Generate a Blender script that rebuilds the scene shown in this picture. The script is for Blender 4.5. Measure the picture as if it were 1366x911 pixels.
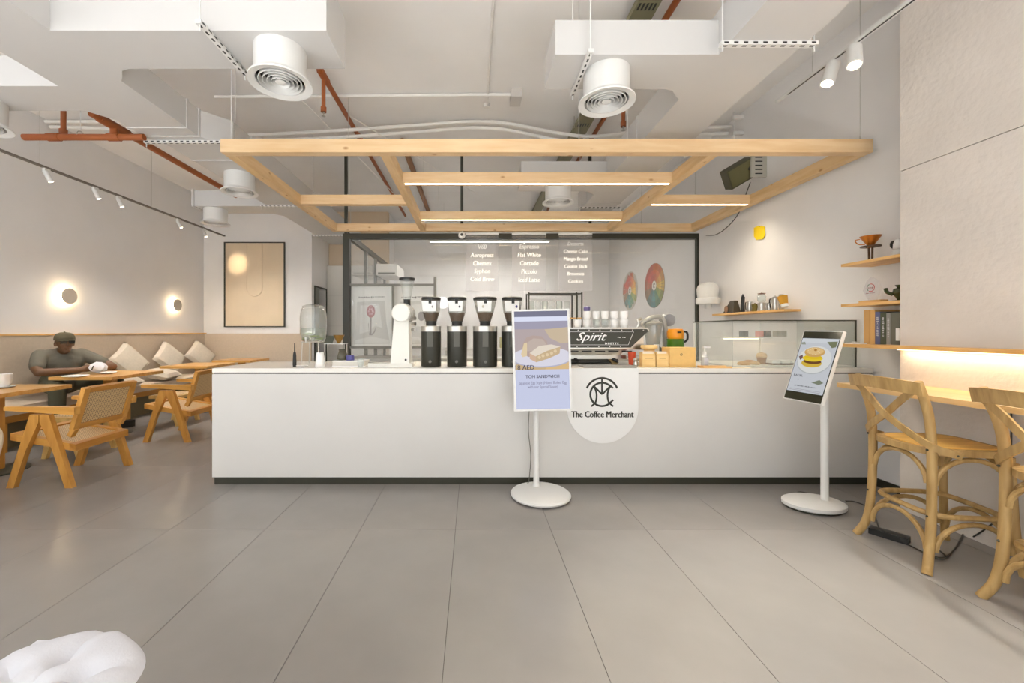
import bpy, bmesh, math, random
from mathutils import Vector, Matrix
random.seed(7)
R = math.radians
PI = math.pi
scene = bpy.context.scene
for _o in list(bpy.data.objects): bpy.data.objects.remove(_o)
C = scene.collection

# ------------------------------------------------------------------ camera, world, light, exposure
FPX = 540.0; VX, VY = 630.6, 441.5; CH = 1.25
cam_d = bpy.data.cameras.new('camera'); cam = bpy.data.objects.new('camera', cam_d); C.objects.link(cam)
cam.location = (0, 0, CH); cam.rotation_euler = (R(90), 0, 0)
cam_d.sensor_width = 36; cam_d.lens = FPX * 36 / 1366
cam_d.shift_x = (683 - VX) / 1366; cam_d.shift_y = (VY - 455.5) / 1366
cam_d.clip_start = 0.02
scene.camera = cam
vs = scene.view_settings
vs.view_transform = 'Standard'; vs.look = 'None'; vs.gamma = 1; vs.use_curve_mapping = False
vs.exposure = 1.16
world = bpy.data.worlds.new('daylight'); scene.world = world; world.use_nodes = True
wb = world.node_tree.nodes['Background']; wb.inputs[0].default_value = (0.9, 0.95, 1, 1); wb.inputs[1].default_value = .5

def area_light(name, loc, rot, sx, sy, power, col=(1, 1, 1), spread=180):
    d = bpy.data.lights.new(name, 'AREA'); d.shape = 'RECTANGLE'; d.size = sx; d.size_y = sy
    d.energy = power; d.color = col; d.spread = R(spread)
    o = bpy.data.objects.new(name, d); o.location = loc; o.rotation_euler = rot; C.objects.link(o); return o
def spot_light(name, loc, target, power, angle=50, col=(1, .86, .68), size=.04, blend=.6):
    d = bpy.data.lights.new(name, 'SPOT'); d.energy = power; d.color = col; d.spot_size = R(angle); d.spot_blend = blend
    d.shadow_soft_size = size
    o = bpy.data.objects.new(name, d); o.location = loc
    o.rotation_euler = (Vector(target) - Vector(loc)).to_track_quat('-Z', 'Y').to_euler(); C.objects.link(o); return o
# daylight through three unseen shop windows, assumed behind the camera for brightness
for wx in (-3.9, -1.05, 1.8):
    area_light('window_daylight', (wx, -2.75, 1.75), (R(90), 0, 0), 2.3, 2.9, 4, (.94, .965, 1))
sun_d = bpy.data.lights.new('sun', 'SUN'); sun_d.energy = 48; sun_d.angle = R(1); sun_d.color = (.93, .96, 1)
sun = bpy.data.objects.new('sun', sun_d); C.objects.link(sun); sun.rotation_euler = (R(41), 0, R(8))


# ------------------------------------------------------------------ helpers
def P(x, y, Y): return Vector(((x - VX) * Y / FPX, Y, CH - (y - VY) * Y / FPX))
def PX(x, y, X):                                    # pixel on the plane X = const
    Y = X * FPX / (x - VX); return Vector((X, Y, CH - (y - VY) * Y / FPX))
def PZ(x, y, Z):                                    # pixel on the plane Z = const
    Y = (CH - Z) * FPX / (y - VY); return Vector(((x - VX) * Y / FPX, Y, Z))
def s2l(c): return tuple(((v / 255) / 12.92 if v / 255 <= .04045 else ((v / 255 + .055) / 1.055) ** 2.4) for v in c)

MATS = {}
def mat(name, rgb, rough=.5, metal=0, noise=0, nscale=6, bump=0, bscale=60, stretch=None, emit=0, trans=0, spec=.5, coat=0, rgb2=None):
    if name in MATS: return MATS[name]
    m = bpy.data.materials.new(name); m.use_nodes = True; nt = m.node_tree; N = nt.nodes; L = nt.links
    b = N['Principled BSDF']; c = s2l(rgb) + (1,)
    b.inputs['Base Color'].default_value = c; b.inputs['Roughness'].default_value = rough; b.inputs['Metallic'].default_value = metal
    b.inputs['Specular IOR Level'].default_value = spec
    if coat: b.inputs['Coat Weight'].default_value = coat; b.inputs['Coat Roughness'].default_value = .15
    if trans: b.inputs['Transmission Weight'].default_value = trans
    if emit:
        b.inputs['Emission Color'].default_value = c; b.inputs['Emission Strength'].default_value = emit
    if noise or bump:
        tc = N.new('ShaderNodeTexCoord'); mp = N.new('ShaderNodeMapping'); L.new(tc.outputs['Object'], mp.inputs['Vector'])
        if stretch: mp.inputs['Scale'].default_value = stretch
    if noise:
        nz = N.new('ShaderNodeTexNoise'); nz.inputs['Scale'].default_value = nscale; nz.inputs['Detail'].default_value = 6
        L.new(mp.outputs[0], nz.inputs['Vector'])
        rp = N.new('ShaderNodeValToRGB'); L.new(nz.outputs['Fac'], rp.inputs['Fac'])
        c2 = s2l(rgb2) if rgb2 else tuple(v * (1 - noise) for v in c[:3])
        rp.color_ramp.elements[0].position = .32; rp.color_ramp.elements[1].position = .68
        rp.color_ramp.elements[0].color = c2 + (1,); rp.color_ramp.elements[1].color = tuple(min(1, v * (1 + noise * .3)) for v in c[:3]) + (1,)
        L.new(rp.outputs['Color'], b.inputs['Base Color'])
    if bump:
        n2 = N.new('ShaderNodeTexNoise'); n2.inputs['Scale'].default_value = bscale; n2.inputs['Detail'].default_value = 4
        L.new(mp.outputs[0], n2.inputs['Vector'])
        bp = N.new('ShaderNodeBump'); bp.inputs['Strength'].default_value = bump; bp.inputs['Distance'].default_value = .01
        L.new(n2.outputs['Fac'], bp.inputs['Height']); L.new(bp.outputs[0], b.inputs['Normal'])
    MATS[name] = m; return m

def wood(name, light, dark, axis='X', rough=.5, knots=0, fine=22):
    if name in MATS: return MATS[name]
    m = bpy.data.materials.new(name); m.use_nodes = True; nt = m.node_tree; N = nt.nodes; L = nt.links
    b = N['Principled BSDF']; b.inputs['Roughness'].default_value = rough
    tc = N.new('ShaderNodeTexCoord'); mp = N.new('ShaderNodeMapping'); L.new(tc.outputs['Object'], mp.inputs['Vector'])
    s = {'X': (.12, 1, 1), 'Y': (1, .12, 1), 'Z': (1, 1, .12)}[axis]; mp.inputs['Scale'].default_value = s
    nz = N.new('ShaderNodeTexNoise'); nz.inputs['Scale'].default_value = fine; nz.inputs['Detail'].default_value = 5; nz.inputs['Distortion'].default_value = .6
    L.new(mp.outputs[0], nz.inputs['Vector'])
    rp = N.new('ShaderNodeValToRGB'); L.new(nz.outputs['Fac'], rp.inputs['Fac'])
    rp.color_ramp.elements[0].position = .3; rp.color_ramp.elements[1].position = .66
    rp.color_ramp.elements[0].color = s2l(dark) + (1,); rp.color_ramp.elements[1].color = s2l(light) + (1,)
    out = rp.outputs['Color']
    if knots:
        mk = N.new('ShaderNodeMapping'); L.new(tc.outputs['Object'], mk.inputs['Vector'])
        k = {'X': (.5, 1, 1), 'Y': (1, .5, 1), 'Z': (1, 1, .5)}[axis]; mk.inputs['Scale'].default_value = k
        vo = N.new('ShaderNodeTexVoronoi'); vo.inputs['Scale'].default_value = knots; L.new(mk.outputs[0], vo.inputs['Vector'])
        r2 = N.new('ShaderNodeValToRGB'); L.new(vo.outputs['Distance'], r2.inputs['Fac'])
        r2.color_ramp.elements[0].position = .03; r2.color_ramp.elements[0].color = (1, 1, 1, 1)
        r2.color_ramp.elements[1].position = .13; r2.color_ramp.elements[1].color = (0, 0, 0, 1)
        mx = N.new('ShaderNodeMix'); mx.data_type = 'RGBA'; L.new(r2.outputs['Color'], mx.inputs['Factor'])
        L.new(out, mx.inputs['A']); mx.inputs['B'].default_value = s2l((168, 112, 60)) + (1,); out = mx.outputs['Result']
    L.new(out, b.inputs['Base Color'])
    bp = N.new('ShaderNodeBump'); bp.inputs['Strength'].default_value = .12; bp.inputs['Distance'].default_value = .004
    L.new(nz.outputs['Fac'], bp.inputs['Height']); L.new(bp.outputs[0], b.inputs['Normal'])
    MATS[name] = m; return m

def cane(name):
    if name in MATS: return MATS[name]
    m = bpy.data.materials.new(name); m.use_nodes = True; nt = m.node_tree; N = nt.nodes; L = nt.links
    b = N['Principled BSDF']; b.inputs['Roughness'].default_value = .6
    tc = N.new('ShaderNodeTexCoord'); vo = N.new('ShaderNodeTexVoronoi'); vo.voronoi_dimensions = '2D'; vo.inputs['Scale'].default_value = 66; vo.inputs['Randomness'].default_value = .12
    sx = N.new('ShaderNodeSeparateXYZ'); cx = N.new('ShaderNodeCombineXYZ'); ad = N.new('ShaderNodeMath'); ad.operation = 'ADD'
    L.new(tc.outputs['Object'], sx.inputs[0]); L.new(sx.outputs['X'], ad.inputs[0]); L.new(sx.outputs['Z'], ad.inputs[1]); L.new(sx.outputs['Y'], cx.inputs['X']); L.new(ad.outputs[0], cx.inputs['Y'])
    L.new(cx.outputs[0], vo.inputs['Vector'])
    rp = N.new('ShaderNodeValToRGB'); L.new(vo.outputs['Distance'], rp.inputs['Fac'])
    rp.color_ramp.elements[0].position = .22; rp.color_ramp.elements[0].color = s2l((104, 74, 36)) + (1,)
    rp.color_ramp.elements[1].position = .36; rp.color_ramp.elements[1].color = s2l((222, 190, 142)) + (1,)
    L.new(rp.outputs['Color'], b.inputs['Base Color']); MATS[name] = m; return m

def glass(name, tint=(1, 1, 1), refl=1.0, alpha=.06, rough=.0, body=(.9, .95, .93)):
    """thin pane: mostly see-through, with Fresnel reflection and a faint body tint"""
    if name in MATS: return MATS[name]
    m = bpy.data.materials.new(name); m.use_nodes = True; nt = m.node_tree; N = nt.nodes; L = nt.links
    N.remove(N['Principled BSDF']); out = N['Material Output']
    tr = N.new('ShaderNodeBsdfTransparent'); tr.inputs[0].default_value = tint + (1,)
    df = N.new('ShaderNodeBsdfDiffuse'); df.inputs[0].default_value = body + (1,)
    gl = N.new('ShaderNodeBsdfGlossy'); gl.inputs['Roughness'].default_value = rough
    m1 = N.new('ShaderNodeMixShader'); m1.inputs[0].default_value = alpha; L.new(tr.outputs[0], m1.inputs[1]); L.new(df.outputs[0], m1.inputs[2])
    fr = N.new('ShaderNodeLayerWeight'); fr.inputs[0].default_value = .5
    pw = N.new('ShaderNodeMath'); pw.operation = 'POWER'; pw.inputs[1].default_value = 5; L.new(fr.outputs['Facing'], pw.inputs[0])
    mu = N.new('ShaderNodeMath'); mu.operation = 'MULTIPLY_ADD'; mu.inputs[1].default_value = .9 * refl; mu.inputs[2].default_value = .035 * refl; L.new(pw.outputs[0], mu.inputs[0])
    m2 = N.new('ShaderNodeMixShader'); L.new(mu.outputs[0], m2.inputs[0]); L.new(m1.outputs[0], m2.inputs[1]); L.new(gl.outputs[0], m2.inputs[2])
    L.new(m2.outputs[0], out.inputs[0]); MATS[name] = m; return m

def emis(name, rgb, strength):
    if name in MATS: return MATS[name]
    m = bpy.data.materials.new(name); m.use_nodes = True; nt = m.node_tree; N = nt.nodes
    N.remove(N['Principled BSDF']); e = N.new('ShaderNodeEmission'); e.inputs[0].default_value = s2l(rgb) + (1,); e.inputs[1].default_value = strength
    nt.links.new(e.outputs[0], N['Material Output'].inputs[0]); MATS[name] = m; return m

class B:
    """collects shapes into one bmesh; build() links it as one mesh object"""
    def __init__(s): s.bm = bmesh.new()
    def box(s, x0, x1, y0, y1, z0, z1):
        x0, x1 = sorted((x0, x1)); y0, y1 = sorted((y0, y1)); z0, z1 = sorted((z0, z1))
        v = [s.bm.verts.new(p) for p in ((x0, y0, z0), (x1, y0, z0), (x1, y1, z0), (x0, y1, z0), (x0, y0, z1), (x1, y0, z1), (x1, y1, z1), (x0, y1, z1))]
        for f in ((0, 3, 2, 1), (4, 5, 6, 7), (0, 1, 5, 4), (1, 2, 6, 5), (2, 3, 7, 6), (3, 0, 4, 7)): s.bm.faces.new([v[i] for i in f])
        return s
    def hexa(s, pts):                                # 4 bottom + 4 top points
        v = [s.bm.verts.new(p) for p in pts]
        for f in ((0, 3, 2, 1), (4, 5, 6, 7), (0, 1, 5, 4), (1, 2, 6, 5), (2, 3, 7, 6), (3, 0, 4, 7)): s.bm.faces.new([v[i] for i in f])
        return s
    def obox(s, c, u, v, n, a, b, d):                # oriented box, half sizes a b d
        c, u, v, n = map(Vector, (c, u, v, n)); u = u.normalized() * a; v = v.normalized() * b; n = n.normalized() * d
        return s.hexa([c - u - v - n, c + u - v - n, c + u + v - n, c - u + v - n, c - u - v + n, c + u - v + n, c + u + v + n, c - u + v + n])
    def bar(s, p0, p1, w, h, up=(0, 0, 1), w1=None, h1=None):   # rectangular bar along p0-p1, may taper
        p0, p1 = Vector(p0), Vector(p1); d = (p1 - p0).normalized(); sd = d.cross(Vector(up))
        if sd.length < 1e-4: sd = d.cross(Vector((1, 0, 0)))
        sd.normalize(); u = sd.cross(d).normalized(); w1 = w if w1 is None else w1; h1 = h if h1 is None else h1
        q = lambda p, a, b, W, H: p + sd * a * W / 2 + u * b * H / 2
        return s.hexa([q(p0, -1, -1, w, h), q(p0, 1, -1, w, h), q(p0, 1, 1, w, h), q(p0, -1, 1, w, h), q(p1, -1, -1, w1, h1), q(p1, 1, -1, w1, h1), q(p1, 1, 1, w1, h1), q(p1, -1, 1, w1, h1)])
    def cyl(s, p0, p1, r0, r1=None, seg=20, cap=True):
        r1 = r0 if r1 is None else r1; return s.tube([p0, p1], [r0, r1], seg, cap)
    def tube(s, pts, r, seg=10, cap=True, flat=1.0, closed=False):
        pts = [Vector(p) for p in pts]; n = len(pts); rr = r if isinstance(r, (list, tuple)) else [r] * n; rings = []
        ref = None
        for i, p in enumerate(pts):
            if closed: d = pts[(i + 1) % n] - pts[i - 1]
            else: d = pts[min(i + 1, n - 1)] - pts[max(i - 1, 0)]
            d.normalize()
            if ref is None: ref = Vector((0, 0, 1)) if abs(d.z) < .9 else Vector((1, 0, 0))
            a = d.cross(ref); a.normalize(); b2 = a.cross(d); ref = b2
            rings.append([s.bm.verts.new(p + (a * math.cos(t) + b2 * math.sin(t) * flat) * rr[i]) for t in [2 * PI * k / seg for k in range(seg)]])
        for i in range(n if closed else n - 1):
            A, Bq = rings[i], rings[(i + 1) % n]
            for k in range(seg): s.bm.faces.new((A[k], A[(k + 1) % seg], Bq[(k + 1) % seg], Bq[k]))
        if cap and not closed:
            s.bm.faces.new(list(reversed(rings[0]))); s.bm.faces.new(rings[-1])
        return s
    def lathe(s, c, prof, seg=28, axis='Z', cap=True):
        c = Vector(c); rings = []
        for r, h in prof:
            ring = []
            for k in range(seg):
                t = 2 * PI * k / seg; a, b = math.cos(t) * r, math.sin(t) * r
                ring.append(s.bm.verts.new(c + (Vector((a, b, h)) if axis == 'Z' else Vector((h, a, b)) if axis == 'X' else Vector((b, h, a)))))
            rings.append(ring)
        for A, Bq in zip(rings, rings[1:]):
            for k in range(seg): s.bm.faces.new((A[k], A[(k + 1) % seg], Bq[(k + 1) % seg], Bq[k]))
        if cap:
            if prof[0][0] > 1e-5: s.bm.faces.new(list(reversed(rings[0])))
            if prof[-1][0] > 1e-5: s.bm.faces.new(rings[-1])
        return s
    def prism(s, pts, n):                            # 3D outline extruded along n
        n = Vector(n); a = [s.bm.verts.new(p) for p in pts]; b = [s.bm.verts.new(Vector(p) + n) for p in pts]
        s.bm.faces.new(list(reversed(a))); s.bm.faces.new(b); k = len(pts)
        for i in range(k): s.bm.faces.new((a[i], a[(i + 1) % k], b[(i + 1) % k], b[i]))
        return s
    def ball(s, c, rx, ry=None, rz=None, u=16, v=10):
        ry = rx if ry is None else ry; rz = rx if rz is None else rz
        mtx = Matrix.Translation(Vector(c)) @ Matrix.Diagonal((rx, ry, rz, 1))
        bmesh.ops.create_uvsphere(s.bm, u_segments=u, v_segments=v, radius=1, matrix=mtx); return s
    def mesh(s, me, mtx):
        k = len(s.bm.verts); s.bm.from_mesh(me); s.bm.verts.ensure_lookup_table()
        for v in s.bm.verts[k:]: v.co = mtx @ v.co
        return s
    def build(s, name, m, parent=None, bevel=0, seg=2, flat=False, local=False):
        bm = s.bm
        if bevel:
            es = [e for e in bm.edges if len(e.link_faces) == 2 and e.calc_face_angle(0) > .5]
            bmesh.ops.bevel(bm, geom=es, offset=bevel, segments=seg, affect='EDGES', profile=.5)
        bmesh.ops.recalc_face_normals(bm, faces=bm.faces)
        if not flat:
            for f in bm.faces: f.smooth = True
            for e in bm.edges:
                if len(e.link_faces) == 2 and e.calc_face_angle(0) > .6: e.smooth = False
        if parent is not None and not local:
            base = world_loc(parent)
            for v in bm.verts: v.co -= base
        me = bpy.data.meshes.new(name); bm.to_mesh(me); bm.free()
        ms = m if isinstance(m, (list, tuple)) else [m]
        for k in ms: me.materials.append(k)
        o = bpy.data.objects.new(name, me); C.objects.link(o)
        if parent is not None: o.parent = parent
        return o
def world_loc(o):
    p = Vector((0, 0, 0))
    while o is not None: p = p + Vector(o.location); o = o.parent
    return p
def tag(o, label, cat, group=None):
    o['label'] = label; o['category'] = cat
    if group: o['group'] = group
    return o
def thing(name, label, cat, loc=(0, 0, 0), rz=0, group=None):
    o = bpy.data.objects.new(name, None); o.empty_display_size = .1; C.objects.link(o); o.location = loc; o.rotation_euler = (0, 0, rz)
    return tag(o, label, cat, group)
def struct(o): o['kind'] = 'structure'; return o
def copy_tree(o, parent=None):
    c = o.copy(); C.objects.link(c)
    if parent is not None: c.parent = parent
    for ch in list(o.children): copy_tree(ch, c)
    return c
def rebase(o):                                       # put a single mesh's origin at its base
    me = o.data; xs = [v.co for v in me.vertices]
    c = Vector((sum(v.x for v in xs) / len(xs), sum(v.y for v in xs) / len(xs), min(v.z for v in xs)))
    me.transform(Matrix.Translation(-c)); o.location = c; return o
def one(name, b, m, label, cat, group=None, **kw):   # a thing that is one mesh
    return tag(rebase(b.build(name, m, **kw)), label, cat, group)
def wire(b, p0, p1, r=.0025): return b.cyl(p0, p1, r, seg=6)
def spline(pts, n=8):                                # Catmull-Rom
    pts = [Vector(p) for p in pts]; out = []
    for i in range(len(pts) - 1):
        p0 = pts[max(i - 1, 0)]; p1 = pts[i]; p2 = pts[i + 1]; p3 = pts[min(i + 2, len(pts) - 1)]
        for k in range(n):
            t = k / n
            out.append(.5 * ((2 * p1) + (p2 - p0) * t + (2 * p0 - 5 * p1 + 4 * p2 - p3) * t * t + (3 * p1 - p0 - 3 * p2 + p3) * t ** 3))
    out.append(pts[-1]); return out
def text_mesh(body, size, bold=0, shear=0, xs=1.0, align='CENTER', depth=0, spacing=1):
    cu = bpy.data.curves.new('lettering', 'FONT'); cu.body = body; cu.size = size; cu.align_x = align; cu.align_y = 'CENTER'
    cu.offset = 0; cu.shear = shear; cu.extrude = depth; cu.resolution_u = 2; cu.space_character = spacing
    o = bpy.data.objects.new('lettering', cu); C.objects.link(o)
    dg = bpy.context.evaluated_depsgraph_get(); me = bpy.data.meshes.new_from_object(o.evaluated_get(dg))
    bpy.data.objects.remove(o); bpy.data.curves.remove(cu)
    if xs != 1: me.transform(Matrix.Diagonal((xs, 1, 1, 1)))
    return me
def frame(o, u, v):                                  # matrix from plane (u right, v up) at o
    o, u, v = map(Vector, (o, u, v)); u = u.normalized(); n = u.cross(v).normalized(); v = n.cross(u)
    return Matrix(((u.x, v.x, n.x, o.x), (u.y, v.y, n.y, o.y), (u.z, v.z, n.z, o.z), (0, 0, 0, 1)))
def lettering(parent, name, items, o, u, v, m, lift=.001):
    """items: (text, x, y, size, kwargs) on the plane through o"""
    F = frame(o, u, v)
    for it in items:
        b = B(); me = text_mesh(it[0], it[3], **(it[4] if len(it) > 4 else {}))
        ft = (it[4] if len(it) > 4 else {}).get('bold', 0)
        for i, q in enumerate((-ft, 0, ft) if ft else (0,)): b.mesh(me, F @ Matrix.Translation((it[1] + q, it[2], lift + .00002 * i)))
        bpy.data.meshes.remove(me)
        b.build(name, m, parent, flat=True)
def decal(parent, name, o, u, v, polys, step=.0003, lift=.0005):
    """flat print: polys = [(points in metres, material)], later ones on top"""
    F = frame(o, u, v); bm = bmesh.new(); ms = []
    for i, (pts, m) in enumerate(polys):
        if m not in ms: ms.append(m)
        vs_ = [bm.verts.new(F @ Vector((p[0], p[1], lift + step * i))) for p in pts]
        f = bm.faces.new(vs_); f.material_index = ms.index(m)
        f.normal_update()
        if f.normal.dot(F.col[2].to_3d()) < 0: f.normal_flip()
    if parent is not None:
        base = world_loc(parent)
        for w in bm.verts: w.co -= base
    me = bpy.data.meshes.new(name); bm.to_mesh(me); bm.free()
    for m in ms: me.materials.append(m)
    ob = bpy.data.objects.new(name, me); C.objects.link(ob)
    if parent is not None: ob.parent = parent
    return ob
def scribble(x, y, w, h, m, seed=1, n=8):
    """a line of print too small to read"""
    r = random.Random(seed); out = []; q = x - w / 2; st = w / n
    for k in range(n):
        a = st * r.uniform(.45, .85); hh = h * r.uniform(.55, 1)
        out.append(([(q, y - hh / 2), (q + a, y - hh / 2 * r.uniform(.6, 1)), (q + a * .9, y + hh / 2), (q + a * .15, y + hh / 2 * r.uniform(.5, 1))], m)); q += st
    return out
def ell(cx, cy, rx, ry, n=28, a0=0, a1=2 * PI): 
    k = n if abs(a1 - a0 - 2 * PI) < 1e-6 else n + 1
    return [(cx + rx * math.cos(a0 + (a1 - a0) * i / n), cy + ry * math.sin(a0 + (a1 - a0) * i / n)) for i in range(k)]
def rect(x0, x1, y0, y1): return [(x0, y0), (x1, y0), (x1, y1), (x0, y1)]
def arc_band(cx, cy, r0, r1, a0, a1, n=20):
    return ell(cx, cy, r1, r1, n, a0, a1) + list(reversed(ell(cx, cy, r0, r0, n, a0, a1)))

# ------------------------------------------------------------------ materials
M_wall = mat('painted wall', (237, 235, 234), .75, noise=.03, nscale=2, bump=.05, bscale=120)
M_beige = mat('beige plaster', (225, 217, 209), .8, noise=.06, nscale=3, bump=.35, bscale=26)
M_ceil = mat('painted concrete soffit', (243, 241, 239), .85, noise=.05, nscale=1.2, bump=.1, bscale=20)
M_white = mat('white lacquer', (228, 227, 224), .4)
M_duct = mat('white duct skin', (206, 204, 202), .45, noise=.02, nscale=2)
M_counter = mat('counter micro cement', (218, 215, 211), .55, noise=.04, nscale=1.6)
M_dark = mat('dark olive metal', (52, 51, 40), .45)
M_black = mat('black plastic', (26, 26, 24), .4)
M_steel = mat('brushed steel', (205, 203, 198), .28, 1)
M_red = mat('red oxide pipe', (156, 84, 38), .5)
# unseen globes added to brighten the room come later (see track lamps below for the spots)
M_pineX = wood('pine beam along', (232, 201, 158), (220, 182, 134), 'X', .5, 9)
M_pineY = wood('pine beam across', (230, 197, 150), (214, 176, 123), 'Y', .5, 9)
M_oakX = wood('oak board along', (235, 190, 125), (215, 164, 95), 'X', .45)
M_oakY = wood('oak board across', (235, 190, 125), (215, 164, 95), 'Y', .45)
M_teak = wood('honey teak', (218, 160, 78), (186, 126, 50), 'Z', .38, fine=14)
M_teakY = wood('honey teak rail', (208, 150, 70), (176, 116, 44), 'Y', .38, fine=14)
M_stool = wood('weathered oak bentwood', (192, 158, 102), (158, 124, 70), 'Z', .5, fine=26)
M_pale = wood('pale bentwood', (240, 224, 200), (226, 205, 175), 'Z', .4)
M_cane = cane('woven cane')
M_led = emis('warm led strip', (255, 232, 190), 5)
M_glass = glass('partition glass', (.99, .99, .985), 1.0, .05, 0, (.86, .86, .84))
M_clear = glass('clear glass', (.97, .985, .98), 1.2, .10, .02)
M_acryl = glass('clear acrylic', (.97, .97, .98), .25, .06, .02, (.95, .95, .97))
M_fabric = mat('oatmeal upholstery', (204, 187, 166), .9, noise=.05, nscale=30, bump=.15, bscale=220)
M_pillow = mat('beige pillow linen', (216, 204, 186), .9, noise=.06, nscale=30, bump=.2, bscale=240)
M_ink = mat('black print', (46, 46, 38), .6)
M_print = mat('white print', (250, 250, 248), .6)
# ================================================================== THE ROOM
XL, XR, XP = -5.35, 3.27, 3.0            # left wall, right wall, plaster face in front of it
YF, YA, YB, YP = -2.6, 8.05, 9.7, 2.842  # window wall, art wall, back room wall, end of plaster
ZC = 3.9; YG = 5.85; XG = -1.88          # soffit, glass partition line, its left post

# floor: a bed with stoneware tiles 0.6 x 1.2 laid on it
fl = struct(B().box(XL - .2, XR + .2, YF - .2, YB + .2, -.12, -.012).build('floor', mat('tile grout', (92, 86, 80), .8)))
def tile_mat():
    m = mat('stoneware tile', (151, 146, 142), .24, noise=.10, nscale=1.1, bump=.02, bscale=40, rgb2=(139, 134, 130)); return m
tm = None
x = -.1087 - .6 * 9; cols = []
while x < XR + .1: cols.append(x); x += .6
y = 2.552 - 1.2 * 5; rows = []
while y < YB + .1: rows.append(y); y += 1.2
for cx in cols:
    for ry in rows:
        if cx + .6 < XL or cx > XR or ry + 1.2 < YF: continue
        if tm is None:
            b = B(); b.box(.0012, .5988, .0012, 1.1988, -.012, 0); o = b.build('tile', tile_mat(), fl, bevel=.0012, seg=1, local=True); tm = o.data
        else:
            o = bpy.data.objects.new('tile', tm); C.objects.link(o); o.parent = fl
        o.location = (cx, ry, 0)
# soffit
cl = struct(B().box(XL - .2, XR + .2, YF - .2, YB + .2, ZC, ZC + .15).build('ceiling', M_ceil))
# walls
struct(B().box(XL - .15, XL, YF - .1, YA + .15, -.012, ZC).build('wall_left', M_wall))
struct(B().box(XL, -3.2, YA, YA + .15, -.012, ZC).build('wall_back_left', M_wall))
# corridor wall with its doorway (x = -3.2)
cw = B(); cw.box(-3.35, -3.2, YA + .15, 8.2, -.012, ZC); cw.box(-3.35, -3.2, 8.82, 9.0, -.012, ZC); cw.box(-3.35, -3.2, 8.2, 8.82, 2.14, ZC)
struct(cw.build('wall_corridor', M_wall))
struct(B().box(-4.6, XG, 9.0, 9.12, -.012, ZC).build('wall_corridor_end', mat('warm beige paint', (224, 204, 178), .8)))
struct(B().box(XG - .12, XG, 9.12, YB + .15, -.012, ZC).build('wall_corridor_stub', M_wall))
struct(B().box(-4.6, -4.5, YA + .15, 9.0, -.012, ZC).build('wall_store', mat('dark store wall', (70, 66, 56), .9)))
d1 = struct(B().box(-3.2, -3.185, 8.17, 8.2, 0, 2.17).box(-3.2, -3.185, 8.82, 8.85, 0, 2.17).box(-3.2, -3.185, 8.2, 8.82, 2.14, 2.17).build('door_1', M_dark))
B().box(-3.26, -3.22, 8.2, 8.5, 0, 2.14).build('door_leaf', mat('grey door leaf', (120, 120, 112), .5), d1)
struct(B().box(XG - .0, XR, YB, YB + .15, -.012, ZC).build('wall_back', M_wall))
struct(B().box(XR, XR + .15, YF - .1, YB + .15, -.012, ZC).build('wall_right', M_wall))
# plaster cladding on the right, two stacked panels with a dark joint
wp = struct(B().box(XP + .03, XR, YF, YP, 0, ZC).build('wall_right_front', mat('dark joint backing', (70, 62, 52), .8)))
B().box(XP, XP + .03, YF, YP, 0, 2.366).build('panel', M_beige, wp, bevel=.002, seg=1)
B().box(XP, XP + .03, YF, YP, 2.371, ZC).build('panel', M_beige, wp, bevel=.002, seg=1)
# dark skirting along the right wall between counter and plaster
struct(B().box(XR - .012, XR, YP, 3.3, 0, .062).build('baseboard_right', M_dark))
# unseen wall behind the viewer, its windows assumed for the daylight
fw = B(); fw.box(XL, XR, YF - .15, YF, -.012, .25); fw.box(XL, XR, YF - .15, YF, 3.25, ZC)
for a, b_ in ((XL, -5.1), (-2.7, -2.25), (.15, .6), (3.0, XR)): fw.box(a, b_, YF - .15, YF, .25, 3.25)
struct(fw.build('wall_front', M_wall))
for i, (a, b_) in enumerate(((-5.1, -2.7), (-2.25, .15), (.6, 3.0))):
    w = struct(B().box(a, b_, YF - .1, YF - .04, .25, .30).box(a, b_, YF - .1, YF - .04, 3.2, 3.25).box(a, a + .05, YF - .1, YF - .04, .3, 3.2)
               .box(b_ - .05, b_, YF - .1, YF - .04, .3, 3.2).box((a + b_) / 2 - .02, (a + b_) / 2 + .02, YF - .1, YF - .04, .3, 3.2).build('window_%d' % (i + 1), M_dark))
    for q in (0, 1):
        mx_ = (a + b_) / 2
        B().box((a + .05, mx_ + .02)[q], (mx_ - .02, b_ - .05)[q], YF - .074, YF - .068, .3, 3.2).build('pane', M_clear, w)
# upholstered dado along the left and art walls with a timber cap
da = struct(B().box(XL, XL + .05, YF, YA, .40, 1.195).box(XL + .05, -3.2, YA - .05, YA, .40, 1.195).build('trim_1', M_fabric))
struct(B().box(XL, XL + .058, YF, YA, 1.195, 1.215).build('trim_2', M_oakY))
struct(B().box(XL + .058, -3.2, YA - .052, YA, 1.195, 1.2).build('trim_3', M_fabric))

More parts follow.
